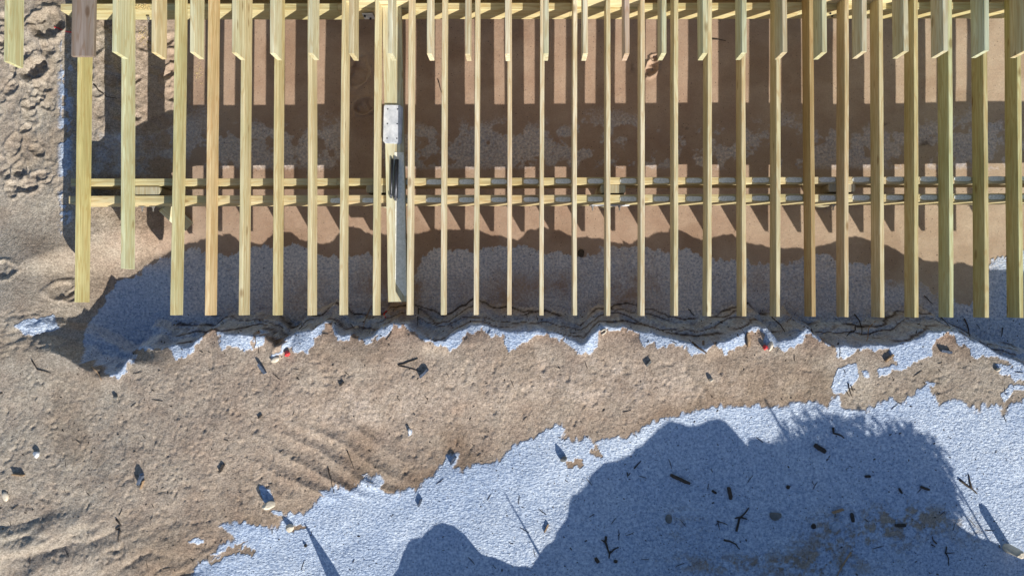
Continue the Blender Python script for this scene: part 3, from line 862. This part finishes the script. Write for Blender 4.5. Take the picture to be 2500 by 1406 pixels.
# rime on the plank where a joist shades it
bm = bmesh.new(); L0 = []; R0 = []
for k in range(25):
    yy = 372 + (722 - 372) * k / 24
    xc = 956.5 + (971 - 956.5) * (yy - 16) / 720
    a = at(xc - 1.0 + random.uniform(-1, 1) - (4.5 * max(0, (yy - 480) / 200)) + max(0, yy - 690) * 0.7, yy, zt + 0.0012); b = at(xc + 22.0, yy, zt + 0.0012)
    L0.append(bm.verts.new(a)); R0.append(bm.verts.new(b))
for k in range(24): bm.faces.new((L0[k], L0[k + 1], R0[k + 1], R0[k]))
g = bmesh.ops.extrude_face_region(bm, geom=list(bm.faces))
bmesh.ops.translate(bm, verts=[v for v in g['geom'] if isinstance(v, bmesh.types.BMVert)], vec=(0, 0, 0.0015))
bmesh.ops.recalc_face_normals(bm, faces=bm.faces)
fo = link('frost_film', bm, plain('thin_rime', (0.92, 0.90, 0.80), 0.9, 0, 0.2, 40, (0.70, 0.69, 0.58))); fo.parent = plank; fo.matrix_parent_inverse = plank.matrix_world.inverted()
# galvanised plates on that plank
for k, (cx_, cy_, rz, dz) in enumerate(((961, 306, -0.045, 0.0075), (958.5, 303.5, -0.022, 0.0155))):
    c = at(cx_, cy_, zt)
    bm = bmesh.new(); g = bmesh.ops.create_cube(bm, size=1)
    bmesh.ops.scale(bm, verts=g['verts'], vec=(0.162, 0.345, 0.006))
    bmesh.ops.bevel(bm, geom=[e for e in bm.edges if abs(e.verts[0].co.z - e.verts[1].co.z) > 0.004], offset=0.008, segments=3, affect='EDGES')
    o = link('steel_plate', bm, M['galv'], world=Matrix.Translation((c.x, c.y, zt + dz - 0.003)) @ Matrix.Rotation(rz, 4, 'Z'))
    tag(o, ['lower of two stacked galvanised plates on the wide plank, its edge just showing', 'upper of two stacked galvanised plates with bolt holes on the wide plank'][k], 'metal plate', 'galvanised plates stacked on the plank')
    if k == 1:
        for hx in (-0.045, 0.045):
            for hy in (-0.135, 0.0, 0.135):
                bm = bmesh.new(); tube_bm([(0, 0, 0), (0, 0, 0.0012)], 0.0065, 12, bm)
                h = link('bolt_hole', bm, M['rod']); h.parent = o; h.location = (hx, hy, 0.0031)
# two long threaded rods
for k, (x0, y0, x1, y1) in enumerate(((957, 388, 955, 478), (968.5, 390, 965.5, 484))):
    a = at(x0, y0, zt + 0.012); b = at(x1, y1, zt + 0.012)
    r = empty('threaded_rod', b)
    tag(r, ['left one of two dark threaded rods lying side by side on the wide plank', 'right one of two dark threaded rods lying side by side on the wide plank'][k], 'steel rod', 'rods on the plank')
    bm = tube_bm([a - b, Vector((0, 0, 0))], 0.019 if k else 0.011, 10)
    s = link('shaft', bm, M['rod'], r, True)
    bm = tube_bm([(b - a).normalized() * -0.006, (b - a).normalized() * 0.010], 0.017, 6)
    s = link('nut', bm, M['steel'], r)
    bm = tube_bm([(b - a).normalized() * 0.014, (b - a).normalized() * 0.024], 0.012, 6)
    s = link('nut', bm, M['steel'], r)
# leaning offcut in front of the beam
p0 = gat(436, 516); p1 = gat(473, 562)
up = Vector((0.55, -0.1, 0.8)).normalized()
A = Vector((p0.x - 0.02, p0.y + 0.02, p0.z + 0.24)); Bv = Vector((p1.x - 0.035, p1.y + 0.015, p1.z + 0.05))
o = board('wood_offcut', A, Bv, 0.145, 0.038, None, (0.60, 0.56, 0.36), up=up)
tag(o, 'short pale board offcut leaning against the front beam under the deck', 'offcut')

# ------------------------------------------------------------------ small things on the sand
def blob(name, px, py, rx, ry, rz, mat, rot=0.0, seed=0, sink=0.3, rough=0.22, sub=3, flat=False):
    """stone-like lump; rx, ry in pixels of the photograph, rz in metres"""
    p = gat(px, py)
    s = 1 / 267.0 if py > 790 else 1 / 247.0
    bm = bmesh.new(); bmesh.ops.create_icosphere(bm, subdivisions=sub, radius=1)
    rr = random.Random(seed + int(px * 7 + py))
    planes = [(Vector((rr.uniform(-1, 1), rr.uniform(-1, 1), rr.uniform(-0.6, 1))).normalized(), rr.uniform(0.5, 0.85)) for _ in range(9)]
    for v in bm.verts:
        for n, dd in planes:
            q = v.co.dot(n)
            if q > dd: v.co -= n * (q - dd) * (0.85 if rough > 0.15 else 0.3)
        v.co *= 1 + rr.uniform(-1, 1) * 0.02
        v.co.x *= rx * s; v.co.y *= ry * s; v.co.z *= rz
    bmesh.ops.translate(bm, verts=bm.verts, vec=(0, 0, rz * (1 - sink)))
    o = link(name, bm, mat, None, rough < 0.2, world=Matrix.Translation(p) @ Matrix.Rotation(rot, 4, 'Z'))
    return o


def stick(name, pts, wpx, mat, lift=0.5, flatten=None, taper=True, sides=6, forks=()):
    """twig whose axis is traced in the photograph and laid on the ground; wpx is its width in pixels"""
    def chain(pts, w0):
        W = []
        for i in range(len(pts) - 1):
            (x0, y0), (x1, y1) = pts[i], pts[i + 1]
            n = max(2, int(math.hypot(x1 - x0, y1 - y0) / 9))
            for k in range(n): W.append((x0 + (x1 - x0) * k / n, y0 + (y1 - y0) * k / n))
        W.append(pts[-1])
        s = 1 / 262.0
        out = []; rad = []
        for i, (x, y) in enumerate(W):
            p = gat(x + random.uniform(-.7, .7), y + random.uniform(-.7, .7)); f = i / (len(W) - 1)
            r = w0 * s / 2 * ((1 - 0.55 * f) if taper else random.uniform(0.88, 1.06))
            out.append(p + Vector((0, 0, r * lift + 0.004))); rad.append(max(r, 0.0022))
        return out, rad
    o_, r_ = chain(pts, wpx)
    org = o_[len(o_) // 2].copy()
    bm = tube_bm([p - org for p in o_], r_, sides)
    for f in forks:
        o2, r2 = chain(f, wpx * 0.8)
        tube_bm([p - org for p in o2], r2, sides, bm)
    if flatten:
        pass
    return link(name, bm, mat, None, sides > 5, world=Matrix.Translation(org))


def chip(name, px, py, lpx, wpx, th, ang, mat, tilt=0.0):
    """flat splinter of wood or bark with a ragged outline; ang in degrees, counter-clockwise as seen"""
    p = gat(px, py); s = 1 / 267.0 if py > 790 else 1 / 247.0
    bm = bmesh.new(); n = 9; top = []; bot = []
    L_, W_ = lpx * s * 0.82, wpx * s * 0.74
    up_ = []
    for k in range(n + 1):
        f = k / n
        e = min(1.0, 0.8 + 1.6 * min(f, 1 - f))
        up_.append((-L_ / 2 + L_ * f, W_ / 2 * e * random.uniform(0.8, 1.08)))
    dn_ = [(-L_ / 2 + L_ * k / n, -W_ / 2 * min(1.0, 0.7 + 1.6 * min(k / n, 1 - k / n)) * random.uniform(0.8, 1.08)) for k in range(n, -1, -1)]
    prof = up_ + dn_
    vt = [bm.verts.new((x, y, th + random.uniform(-.1, .1) * th)) for x, y in prof]
    vb = [bm.verts.new((x * 1.02, y * 1.02, 0)) for x, y in prof]
    bm.faces.new(vt[::-1]); bm.faces.new(vb)
    for k in range(len(prof)): bm.faces.new((vt[k], vt[(k + 1) % len(prof)], vb[(k + 1) % len(prof)], vb[k]))
    bmesh.ops.recalc_face_normals(bm, faces=bm.faces)
    return link(name, bm, mat, None, False, world=Matrix.Translation(p + Vector((0, 0, 0.001))) @ Matrix.Rotation(math.radians(ang), 4, 'Z') @ Matrix.Rotation(tilt, 4, 'X'))


# stones and shells
tag(blob('stone', 659, 1229, 17, 12, 0.075, M['stone'], 0.1, 3), 'angular cream stone throwing a long blue shadow on the brown sand', 'stone')
tag(blob('stone', 710, 1286, 10, 10, 0.05, M['stone'], 0.3, 5), 'small knobbly yellowish stone at the edge of the frost', 'stone')
p = gat(2458, 1336)
bm = tube_bm([Vector((0, 0, -0.05)), Vector((-0.004, 0.004, 0.1)), Vector((-0.012, 0.006, 0.22)), Vector((-0.012, 0.006, 0.245))], [0.042, 0.037, 0.034, 0.02], 11)
for v in bm.verts: v.co += Vector((random.uniform(-1, 1), random.uniform(-1, 1), random.uniform(-1, 1))) * 0.004
tag(link('wooden_stub', bm, M['stone'], world=Matrix.Translation(p)), 'pale worn wooden stub standing in the frost at the bottom right, throwing a long shadow', 'post stub')
tag(blob('stone', 1376, 1119, 10, 7, 0.06, M['stone2'], 0.2, 2), 'dark stone beside a bare brown hole in the frost right of centre', 'stone')
tag(blob('stone', 747, 1330, 4, 4, 0.02, M['bark'], 0.2, 2), 'tiny black stone beside the long pointed shadow', 'stone')
tag(blob('pebble', 16, 1210, 8, 13, 0.022, M['shell'], 0.2, 2, 0.3, 0.1), 'smooth white oval pebble at the left edge of the sand', 'pebble')
tag(blob('stone', 1892, 1257, 17, 12, 0.025, M['stone2'], 0.1, 2), 'flat dark grey stone in the shaded frost', 'stone')
tag(blob('pebble', 1632, 1266, 9, 12, 0.012, M['stone2'], 0.2, 2, 0.3, 0.1), 'round grey green pebble in the shaded frost with a splinter beside it', 'pebble')
tag(blob('pebble', 1985, 1283, 7.5, 7, 0.015, M['bark'], 0, 2, 0.3, 0.1), 'round black pebble left of the ice sliver', 'pebble')
tag(blob('pebble', 1923, 1188, 5, 5, 0.012, M['bark'], 0, 2, 0.3, 0.1), 'tiny round black pebble in the shaded frost above the flat grey stone', 'pebble')
tag(blob('pebble', 1418, 618, 9, 11, 0.015, M['drift'], 0, 2, 0.3, 0.1), 'brown round pebble at the frost edge between two joists', 'pebble')
tag(blob('pebble', 284, 969, 6, 8, 0.02, M['stone2'], 0.4, 2, 0.2, 0.2), 'black lump on the brown sand at the left', 'pebble')
tag(blob('pebble', 1503, 1369, 5, 5, 0.012, M['drift'], 0, 2, 0.3, 0.1), 'round brown pebble under the forked root', 'pebble')
tag(blob('shell', 672, 877, 12, 8, 0.02, M['shell'], 0.4, 2, 0.3, 0.1), 'beige shell beside the crumpled red scrap', 'shell')
tag(blob('shell', 871, 800, 6, 5, 0.02, M['shell'], 0.4, 2, 0.3, 0.1), 'small pale shell on the bank beside the thin upright twig', 'shell')
tag(blob('shell', 2435, 902, 7, 4, 0.02, M['shell'], 0.4, 2, 0.3, 0.1), 'white shell on the sand at the right edge of the bank', 'shell')
tag(blob('shell', 1735, 927, 6, 5, 0.03, M['shell'], 0.4, 4, 0.3, 0.1), 'small white shell on the open sand right of centre', 'shell')
tag(blob('shell', 1000, 1052, 4, 8, 0.025, M['white'], 0.1, 4, 0.3, 0.1), 'little white tube of shell on the open sand', 'shell')
tag(blob('ice_sliver', 2039, 1286, 13, 10, 0.012, M['ice'], 0.7, 1), 'glassy grey ice sliver in the shaded frost', 'ice')
tag(blob('paper_scrap', 92, 1108, 10, 9, 0.03, M['white'], 0.3, 9, 0.3, 0.4), 'crumpled white scrap on the brown sand at the left', 'litter')
tag(stick('shell', [(1466, 809), (1474, 804), (1479, 805), (1478, 811), (1468, 817)], 4, M['shell'], taper=False), 'curled white shell rim on the bank edge', 'shell')
# red scraps
tag(blob('plastic_scrap', 702, 863, 8.5, 8, 0.035, M['red'], 0.3, 9, 0.2, 0.5, 2), 'crumpled red scrap beside the beige shell', 'litter')
tag(blob('plastic_scrap', 1866, 848, 6.5, 8, 0.03, M['red'], 0.3, 1, 0.2, 0.5, 2), 'crumpled red scrap on the bank at the right', 'litter')
tag(blob('stone', 1878, 845, 7, 13, 0.03, M['shell'], -0.4, 1), 'beige stone touching the red scrap on the bank', 'stone')
tag(stick('plastic_strip', [(944, 759), (938, 765), (941, 774)], 4.5, M['red'], taper=False), 'small bent red strip on the shaded frost below the joist ends', 'litter')
tag(stick('plastic_strip', [(134, 68), (142, 69), (152, 75), (163, 78), (176, 81)], 3.5, M['red'], taper=False), 'thin red strip on the sand at the top left', 'litter')
# splinters, twigs and blue slivers standing for frost in stone shadows
CH = [('driftwood', 1660, 1169, 62, 11, 0.025, -24, 'drift', 'large dark driftwood bar in the shaded frost'),
      ('wood_chip', 1781, 1203, 36, 12, 0.02, 100, 'drift', 'upright brown chip right of the large dark driftwood bar'),
      ('wood_chip', 1743, 1200, 15, 8, 0.015, -30, 'bark', 'small dark chip between the driftwood bar and the upright chip'),
      ('wood_chip', 2080, 1262, 26, 10, 0.02, -82, 'bark', 'stubby black chip right of the pale splinter'),
      ('wood_chip', 2044, 1246, 34, 6, 0.03, 18, 'tan', 'pale lit splinter in the shaded frost'),
      ('wood_chip', 2197, 1281, 30, 10, 0.02, 0, 'bark', 'dark chip on the worn frost at the right'),
      ('wood_chip', 2257, 1191, 26, 8, 0.02, -18, 'drift', 'short brown chip near the right end of the shadow'),
      ('wood_chip', 2197, 1197, 16, 6, 0.02, -62, 'bark', 'narrow black chip left of the short brown chip'),
      ('wood_chip', 1334, 1288, 27, 4.5, 0.025, 64, 'tan', 'thin tan splinter at the bright frost beside the shadow'),
      ('wood_chip', 1026, 1226, 24, 7, 0.03, 66, 'grey', 'blue sliver standing in for shaded frost on the bright frost'),
      ('wood_chip', 1107, 1123, 26, 9, 0.04, 55, 'grey', 'blue sliver standing in for shaded frost at the sawtooth frost edge'),
      ('driftwood', 1036, 911, 34, 8, 0.04, 45, 'grey', 'blue sliver standing in for shaded frost on the sand beside the forked twig'),
      ('driftwood', 642, 899, 34, 11, 0.045, -55, 'grey', 'blue sliver standing in for shaded frost on the sand under the beige shell'),
      ('driftwood', 346, 1170, 30, 9, 0.05, 68, 'grey', 'blue sliver standing in for shaded frost by a pale splinter on the left sand'),
      ('wood_chip', 349, 1182, 26, 4, 0.03, 70, 'tan', 'pale splinter touching a blue patch of shaded frost on the left sand'),
      ('wood_chip', 47, 1158, 35, 5, 0.035, -6, 'tan', 'pale curl of bark near the left edge'),
      ('wood_chip', 1826, 830, 40, 9, 0.03, 92, 'tan', 'upright tan slat at the edge of the bank'),
      ('wood_chip', 1716, 841, 24, 6, 0.03, 86, 'tan', 'short tan peg standing in the bank frost'),
      ('wood_chip', 2001, 1094, 38, 16, 0.02, -32, 'bark', 'dark triangular piece of bark in the shadow'),
      ('wood_chip', 2118, 1162, 16, 8, 0.015, 0, 'bark', 'dark oval chip in the shadow above the worn frost'),
      ('wood_chip', 1583, 887, 20, 7, 0.03, 48, 'stone2', 'grey chip on the open sand right of centre'),
      ('wood_chip', 835, 937, 16, 6, 0.02, 45, 'bark', 'small black chip on the open sand'),
      ('wood_chip', 636, 1016, 16, 5, 0.02, 42, 'bark', 'narrow black chip on the sand above the ripples'),
      ('wood_chip', 2308, 858, 30, 9, 0.03, -12, 'grey', 'blue sliver standing in for shaded frost on the right end of the bank'),
      ('wood_chip', 2170, 874, 30, 7, 0.03, 42, 'tan', 'tan splinter on the frost strip at the right'),
      ('wood_chip', 1457, 1366, 16, 12, 0.02, -60, 'drift', 'brown broken chip near the bottom edge'),
      ('wood_chip', 543, 1142, 26, 8, 0.03, 60, 'bark', 'black splinter on the sand left of the ripples')]
for n_, x, y, l, wd, th, an, mt, lb in CH:
    tag(chip(n_, x, y, l, wd, th, an, M[mt]), lb, 'wood chip' if n_ == 'wood_chip' else 'driftwood', 'chips of wood and bark on the beach')
TW = [([(1797, 1295), (1802, 1275), (1806, 1262), (1818, 1252), (1828, 1238)], 6, 'bark', 'gnarled black root in the shaded frost', [[(1806, 1262), (1793, 1264)], [(1808, 1262), (1824, 1266)]]),
      ([(1766, 1317), (1780, 1319), (1796, 1328), (1805, 1340)], 5, 'bark', 'curved brown twig under the gnarled root', []),
      ([(1480, 1308), (1478, 1322), (1483, 1338), (1488, 1350), (1486, 1361)], 6, 'bark', 'forked black root near the bottom of the shadow', [[(1488, 1350), (1498, 1340), (1511, 1335)], [(1478, 1322), (1468, 1316)]]),
      ([(1750, 1270), (1776, 1280)], 3, 'bark', 'thin black twig beside the gnarled root', [[(1752, 1272), (1757, 1292)]]),
      ([(2077, 1347), (2064, 1366), (2053, 1385), (2042, 1408)], 5, 'tan', 'long tan twig at the bottom edge', []),
      ([(2033, 1044), (2034, 1057), (2050, 1060), (2060, 1069)], 6, 'bark', 'bent black twig at the top of the right shadow', []),
      ([(2342, 1170), (2357, 1183), (2372, 1193), (2385, 1204)], 6, 'bark', 'forked dark twig at the right end of the shadow', [[(2371, 1190), (2366, 1172), (2364, 1156)]]),
      ([(1548, 1143), (1565, 1125)], 4, 'bark', 'short straight stick at the left rim of the shadow', []),
      ([(1531, 1152), (1532, 1164)], 3, 'bark', 'tiny stick left of the short straight stick', [[(1534, 1160), (1539, 1153)]]),
      ([(972, 891), (988, 887), (1006, 880), (1020, 875)], 4, 'bark', 'forked dark twig lying on the open sand', [[(974, 892), (995, 897), (1014, 903), (1030, 906)]]),
      ([(284, 1266), (297, 1281), (284, 1290), (295, 1294), (290, 1308), (289, 1322)], 4, 'bark', 'crooked black twig on the lower left sand', []),
      ([(224, 895), (236, 905), (243, 916), (248, 928)], 4, 'tan', 'orange tan twig below the left frost', []),
      ([(848, 1100), (856, 1122), (866, 1146)], 3, 'bark', 'thin twig standing by the wind ripples', []),
      ([(801, 1141), (808, 1168), (817, 1203)], 3.2, 'bark', 'thin twig at the frost edge below the ripples', []),
      ([(907, 746), (899, 765), (890, 785), (886, 803)], 2.6, 'tan', 'thin tan stalk leaning out of the bank', []),
      ([(1022, 754), (1020, 775), (1019, 796)], 3.5, 'bark', 'short black twig sticking up from the bank left of middle', []),
      ([(1690, 837), (1705, 848), (1724, 862)], 7, 'drift', 'brown stick in the bank frost beside the tan peg', []),
      ([(2085, 767), (2097, 782), (2104, 800), (2103, 817)], 3.5, 'bark', 'curved black root above the bank at the right', []),
      ([(2136, 784), (2122, 797), (2118, 815), (2115, 833)], 3, 'tan', 'pale upright twig above the bank at the right', []),
      ([(2088, 793), (2087, 806), (2072, 813), (2062, 826)], 3.5, 'bark', 'hooked black root between two other roots', []),
      ([(1880, 766), (1886, 776), (1905, 793), (1916, 810)], 4, 'bark', 'slanting black root above the right end of the bank', []),
      ([(2295, 772), (2305, 783), (2318, 797)], 3, 'bark', 'short slanting root under the right joist ends', []),
      ([(2353, 778), (2362, 795), (2367, 823)], 4, 'drift', 'upright brown root at the right end of the bank', []),
      ([(2447, 799), (2446, 812), (2444, 822)], 3, 'bark', 'short upright root at the far right', []),
      ([(2256, 722), (2266, 732), (2276, 741)], 3, 'bark', 'small twig between two right hand joists', []),
      ([(1680, 755), (1688, 762), (1693, 771)], 3, 'bark', 'small twig below the joist ends right of middle', []),
      ([(2070, 935), (2075, 955), (2081, 970)], 3.2, 'bark', 'bundle of black straws at the small frost patch', [[(2076, 940), (2084, 957)], [(2066, 955), (2074, 968)]]),
      ([(230, 207), (242, 222), (262, 237), (286, 241)], 3, 'bark', 'black curved twig under the deck at the top left', []),
      ([(1738, 97), (1752, 98), (1772, 101)], 3, 'bark', 'black twig crossing a sunlit stripe', []),
      ([(2438, 1165 + 165), (2440, 1336)], 3, 'bark', 'dot of bark beside the pale bottom right stone', []),
      ([(2310, 1332), (2308, 1348), (2315, 1362), (2315, 1380)], 3.5, 'bark', 'branching black twig on the bright frost at the bottom right', [[(2306, 1349), (2330, 1348)]]),
      ([(2285, 1325), (2278, 1318), (2275, 1308)], 4, 'drift', 'forked brown twig on worn frost', [[(2273, 1328), (2284, 1334)]]),
      ([(78, 878), (92, 902), (110, 905), (124, 911)], 3, 'bark', 'thin crooked twig on the left sand', []),
      ([(1070, 195), (1078, 228)], 2.5, 'bark', 'thin straw in the deck shadow left of a joist', [])]
for pts, wd, mt, lb, fk in TW:
    tag(stick('twig', pts, wd, M[mt], forks=fk), lb, 'twig', 'twigs and roots on the beach')

# specks of bark, seaweed and grit: nobody could count them
def specks():
    bm = bmesh.new(); rr = random.Random(8)
    spots = []
    for _ in range(3000): spots.append((rr.uniform(-20, 2520), rr.uniform(845, 1410), rr.uniform(1.0, 2.6) if rr.random() < 0.85 else rr.uniform(2.6, 4.6)))
    for _ in range(900): spots.append((rr.uniform(1150, 2500), rr.uniform(1020, 1410), rr.uniform(1.0, 3.0)))
    for _ in range(260): spots.append((rr.uniform(420, 2500), rr.gauss(805, 22), rr.uniform(1.5, 4.5)))
    for _ in range(420): spots.append((rr.uniform(420, 2500), rr.uniform(600, 790), rr.uniform(1.2, 3.4)))
    for _ in range(900): spots.append((rr.uniform(400, 2500), rr.uniform(60, 600), rr.uniform(0.9, 2.4)))
    for x, y, s in spots:
        p = gat(x, y) if False else None
        z = 0.6 if y > 840 else 0.02
        p = at(x, y, z)
        spots_w.append((p.x, p.y, s))
    X = np.array([q[0] for q in spots_w]); Y = np.array([q[1] for q in spots_w])
    Z = H(X, Y)
    for (x, y, s), z in zip(spots_w, Z):
        L_ = s / 262 * rr.uniform(0.6, 1.6); W_ = s / 262 * rr.uniform(0.35, 0.7); a = rr.uniform(0, 6.28)
        n = 6; vs = []
        ca, sa = math.cos(a), math.sin(a); th = min(L_, W_) * rr.uniform(0.5, 1.1)
        for k in range(n):
            t_ = 2 * math.pi * k / n; r = rr.uniform(0.7, 1.1)
            u, v = L_ * math.cos(t_) * r, W_ * math.sin(t_) * r
            vs.append(bm.verts.new((x + u * ca - v * sa, y + u * sa + v * ca, z - 0.003)))
        c = bm.verts.new((x, y, z + th))
        for k in range(n): bm.faces.new((vs[k], vs[(k + 1) % n], c))
    return bm


spots_w = []
o = link('beach_debris', specks(), M['bark'])
tag(o, 'scattered tiny dark specks of bark and seaweed over the sand and frost', 'beach debris', kind='stuff')
# straws: longer thin debris
bm = bmesh.new()
for _ in range(110):
    x, y = random.uniform(0, 2500), random.uniform(850, 1400)
    if random.random() < 0.16: y = random.gauss(800, 18); x = random.uniform(480, 2450)
    p = at(x, y, 0.6 if y > 830 else 0.3); a = random.uniform(0, math.pi); l = random.uniform(0.015, 0.05)
    q = [Vector((p.x + math.cos(a) * l * f + random.uniform(-.003, .003), p.y + math.sin(a) * l * f + random.uniform(-.003, .003), 0)) for f in (-1, 0, 1)]
    zz = H(np.array([v.x for v in q]), np.array([v.y for v in q]))
    for v, z in zip(q, zz): v.z = z + 0.004
    tube_bm(q, [0.0025, 0.003, 0.002], 4, bm)
o = link('straw_litter', bm, M['bark'])
tag(o, 'fine dark straws and needles strewn over the sand', 'beach litter', kind='stuff')
# sawdust on the far beam and under it
bm = bmesh.new()
for _ in range(420):
    if random.random() < 0.55:
        p = at(random.uniform(325, 367), random.uniform(11, 24), JB); z = JB + 0.002
    else:
        p = at(random.gauss(338, 8), random.gauss(78, 12), 0.2); z = ground_z(p.x, p.y) + 0.003
        if random.random() < 0.4:
            p = at(random.gauss(480, 6), random.gauss(175, 14), 0.05); z = ground_z(p.x, p.y) + 0.003
    s = random.uniform(0.002, 0.006); a = random.uniform(0, 3)
    v = [bm.verts.new((p.x + s * math.cos(a + k * 2.1), p.y + s * math.sin(a + k * 2.1), z)) for k in range(3)] + [bm.verts.new((p.x, p.y, z + s))]
    for f in ((0, 1, 3), (1, 2, 3), (2, 0, 3)): bm.faces.new([v[k] for k in f])
o = link('sawdust', bm, M['saw'])
tag(o, 'yellow sawdust lying on the far beam and the sand below it', 'sawdust', kind='stuff')

# ------------------------------------------------------------------ beyond the frame: guessed casters, added to throw the shadows at the bottom
def stalk(px, py, extra, wid, lab):  # reeds added only for their thin shadows
    """unseen reed placed on the hummock crest whose shadow tip falls at px, py"""
    tip = at(px, py, 0.6)
    YC = -3.25
    h = (tip.y - YC) / SY
    top = Vector((tip.x - SX * h, YC, 0.6 + h))
    zb = ground_z(top.x, top.y)
    bm = tube_bm([Vector((0, 0, 0)), Vector((0.005, 0, (top.z - zb) * 0.5)), Vector((0, 0, top.z - zb))], [wid, wid * 0.8, wid * 0.35], 6)
    o = link('shadow_reed', bm, M['grass'], None, True, world=Matrix.Translation((top.x, top.y, zb)))
    tag(o, lab, 'reed', 'unseen reeds added for their shadows')


stalk(1870, 978, 0, 0.022, 'tallest unseen reed, added beyond the bottom edge for its thin shadow')
stalk(1236, 1212, 0, 0.012, 'unseen reed on the low saddle, added beyond the bottom edge for its thin shadow')
stalk(2248, 1068, 0, 0.010, 'left of two close unseen reeds, added beyond the bottom edge for their thin shadows')
stalk(2266, 1062, 0, 0.010, 'right of two close unseen reeds, added beyond the bottom edge for their thin shadows')
# unseen shrub added here, its crown shaped to shade the frost at the right
cs = at(2140, 1185, 0.6); hc = 1.35
cc = Vector((cs.x - SX * hc, cs.y - SY * hc, 0.6 + hc))
gz = ground_z(cc.x + 0.1, cc.y - 0.1)
shrub = empty('shrub', (cc.x + 0.1, cc.y - 0.1, gz))
tag(shrub, 'unseen shrub added beyond the bottom right, its leafy crown shaped to cast the shadow', 'shrub')
bm = tube_bm([(0, 0, -0.1), (0.02, 0.03, 0.35), (-0.06, 0.08, cc.z - gz)], [0.035, 0.028, 0.014], 8)
for k in range(9):
    a = k * 0.7; tube_bm([(0.0, 0.04, 0.3), (0.35 * math.cos(a), 0.15 * math.sin(a), cc.z - gz - 0.12), (0.72 * math.cos(a), 0.3 * math.sin(a), cc.z - gz)], [0.016, 0.011, 0.004], 5, bm)
link('trunk', bm, M['drift'], shrub, True)
bm = bmesh.new(); rr = random.Random(5)
lobes = [(rr.uniform(-0.55, 0.55), rr.uniform(-0.14, 0.14), rr.uniform(-0.12, 0.12), rr.uniform(0.24, 0.36)) for _ in range(16)]
for _ in range(15000):
    lx, ly, lz, lr = rr.choice(lobes)
    d = Vector((rr.gauss(0, 1), rr.gauss(0, 1), rr.gauss(0, 1))).normalized() * lr * rr.uniform(0.45, 1.0)
    c = Vector((lx - 0.1 + d.x * 1.15, ly + 0.1 + d.y * 0.8, lz + d.z * 0.8 + cc.z - gz))
    u = Vector((rr.gauss(0, 1), rr.gauss(0, 1), rr.gauss(0, 1))).normalized(); v = u.cross(Vector((rr.gauss(0, 1), rr.gauss(0, 1), rr.gauss(0, 1)))).normalized()
    l = rr.uniform(0.025, 0.045)
    bm.faces.new([bm.verts.new(c + u * l), bm.verts.new(c + v * l * 0.35), bm.verts.new(c - u * l), bm.verts.new(c - v * l * 0.35)])
link('crown', bm, plain('dark_leaves', (0.06, 0.085, 0.035), 0.7, 0, 0.4, 6), shrub)
# unseen pointed stump, added so its shadow enters at the bottom left
tip = at(745, 1290, 0.6); h = (tip.y + 2.95) / SY
base = Vector((tip.x - SX * h, -2.95, ground_z(tip.x - SX * h, -2.95)))
bm = tube_bm([Vector((0, 0, -0.1)), Vector((0, 0, 0.15)), Vector((0.01, 0, 0.6 + h - base.z))], [0.085, 0.07, 0.006], 10)
o = link('shadow_stump', bm, M['drift'], None, False, world=Matrix.Translation(base))
tag(o, 'unseen pointed stump, added just beyond the bottom edge for its long shadow', 'stump')
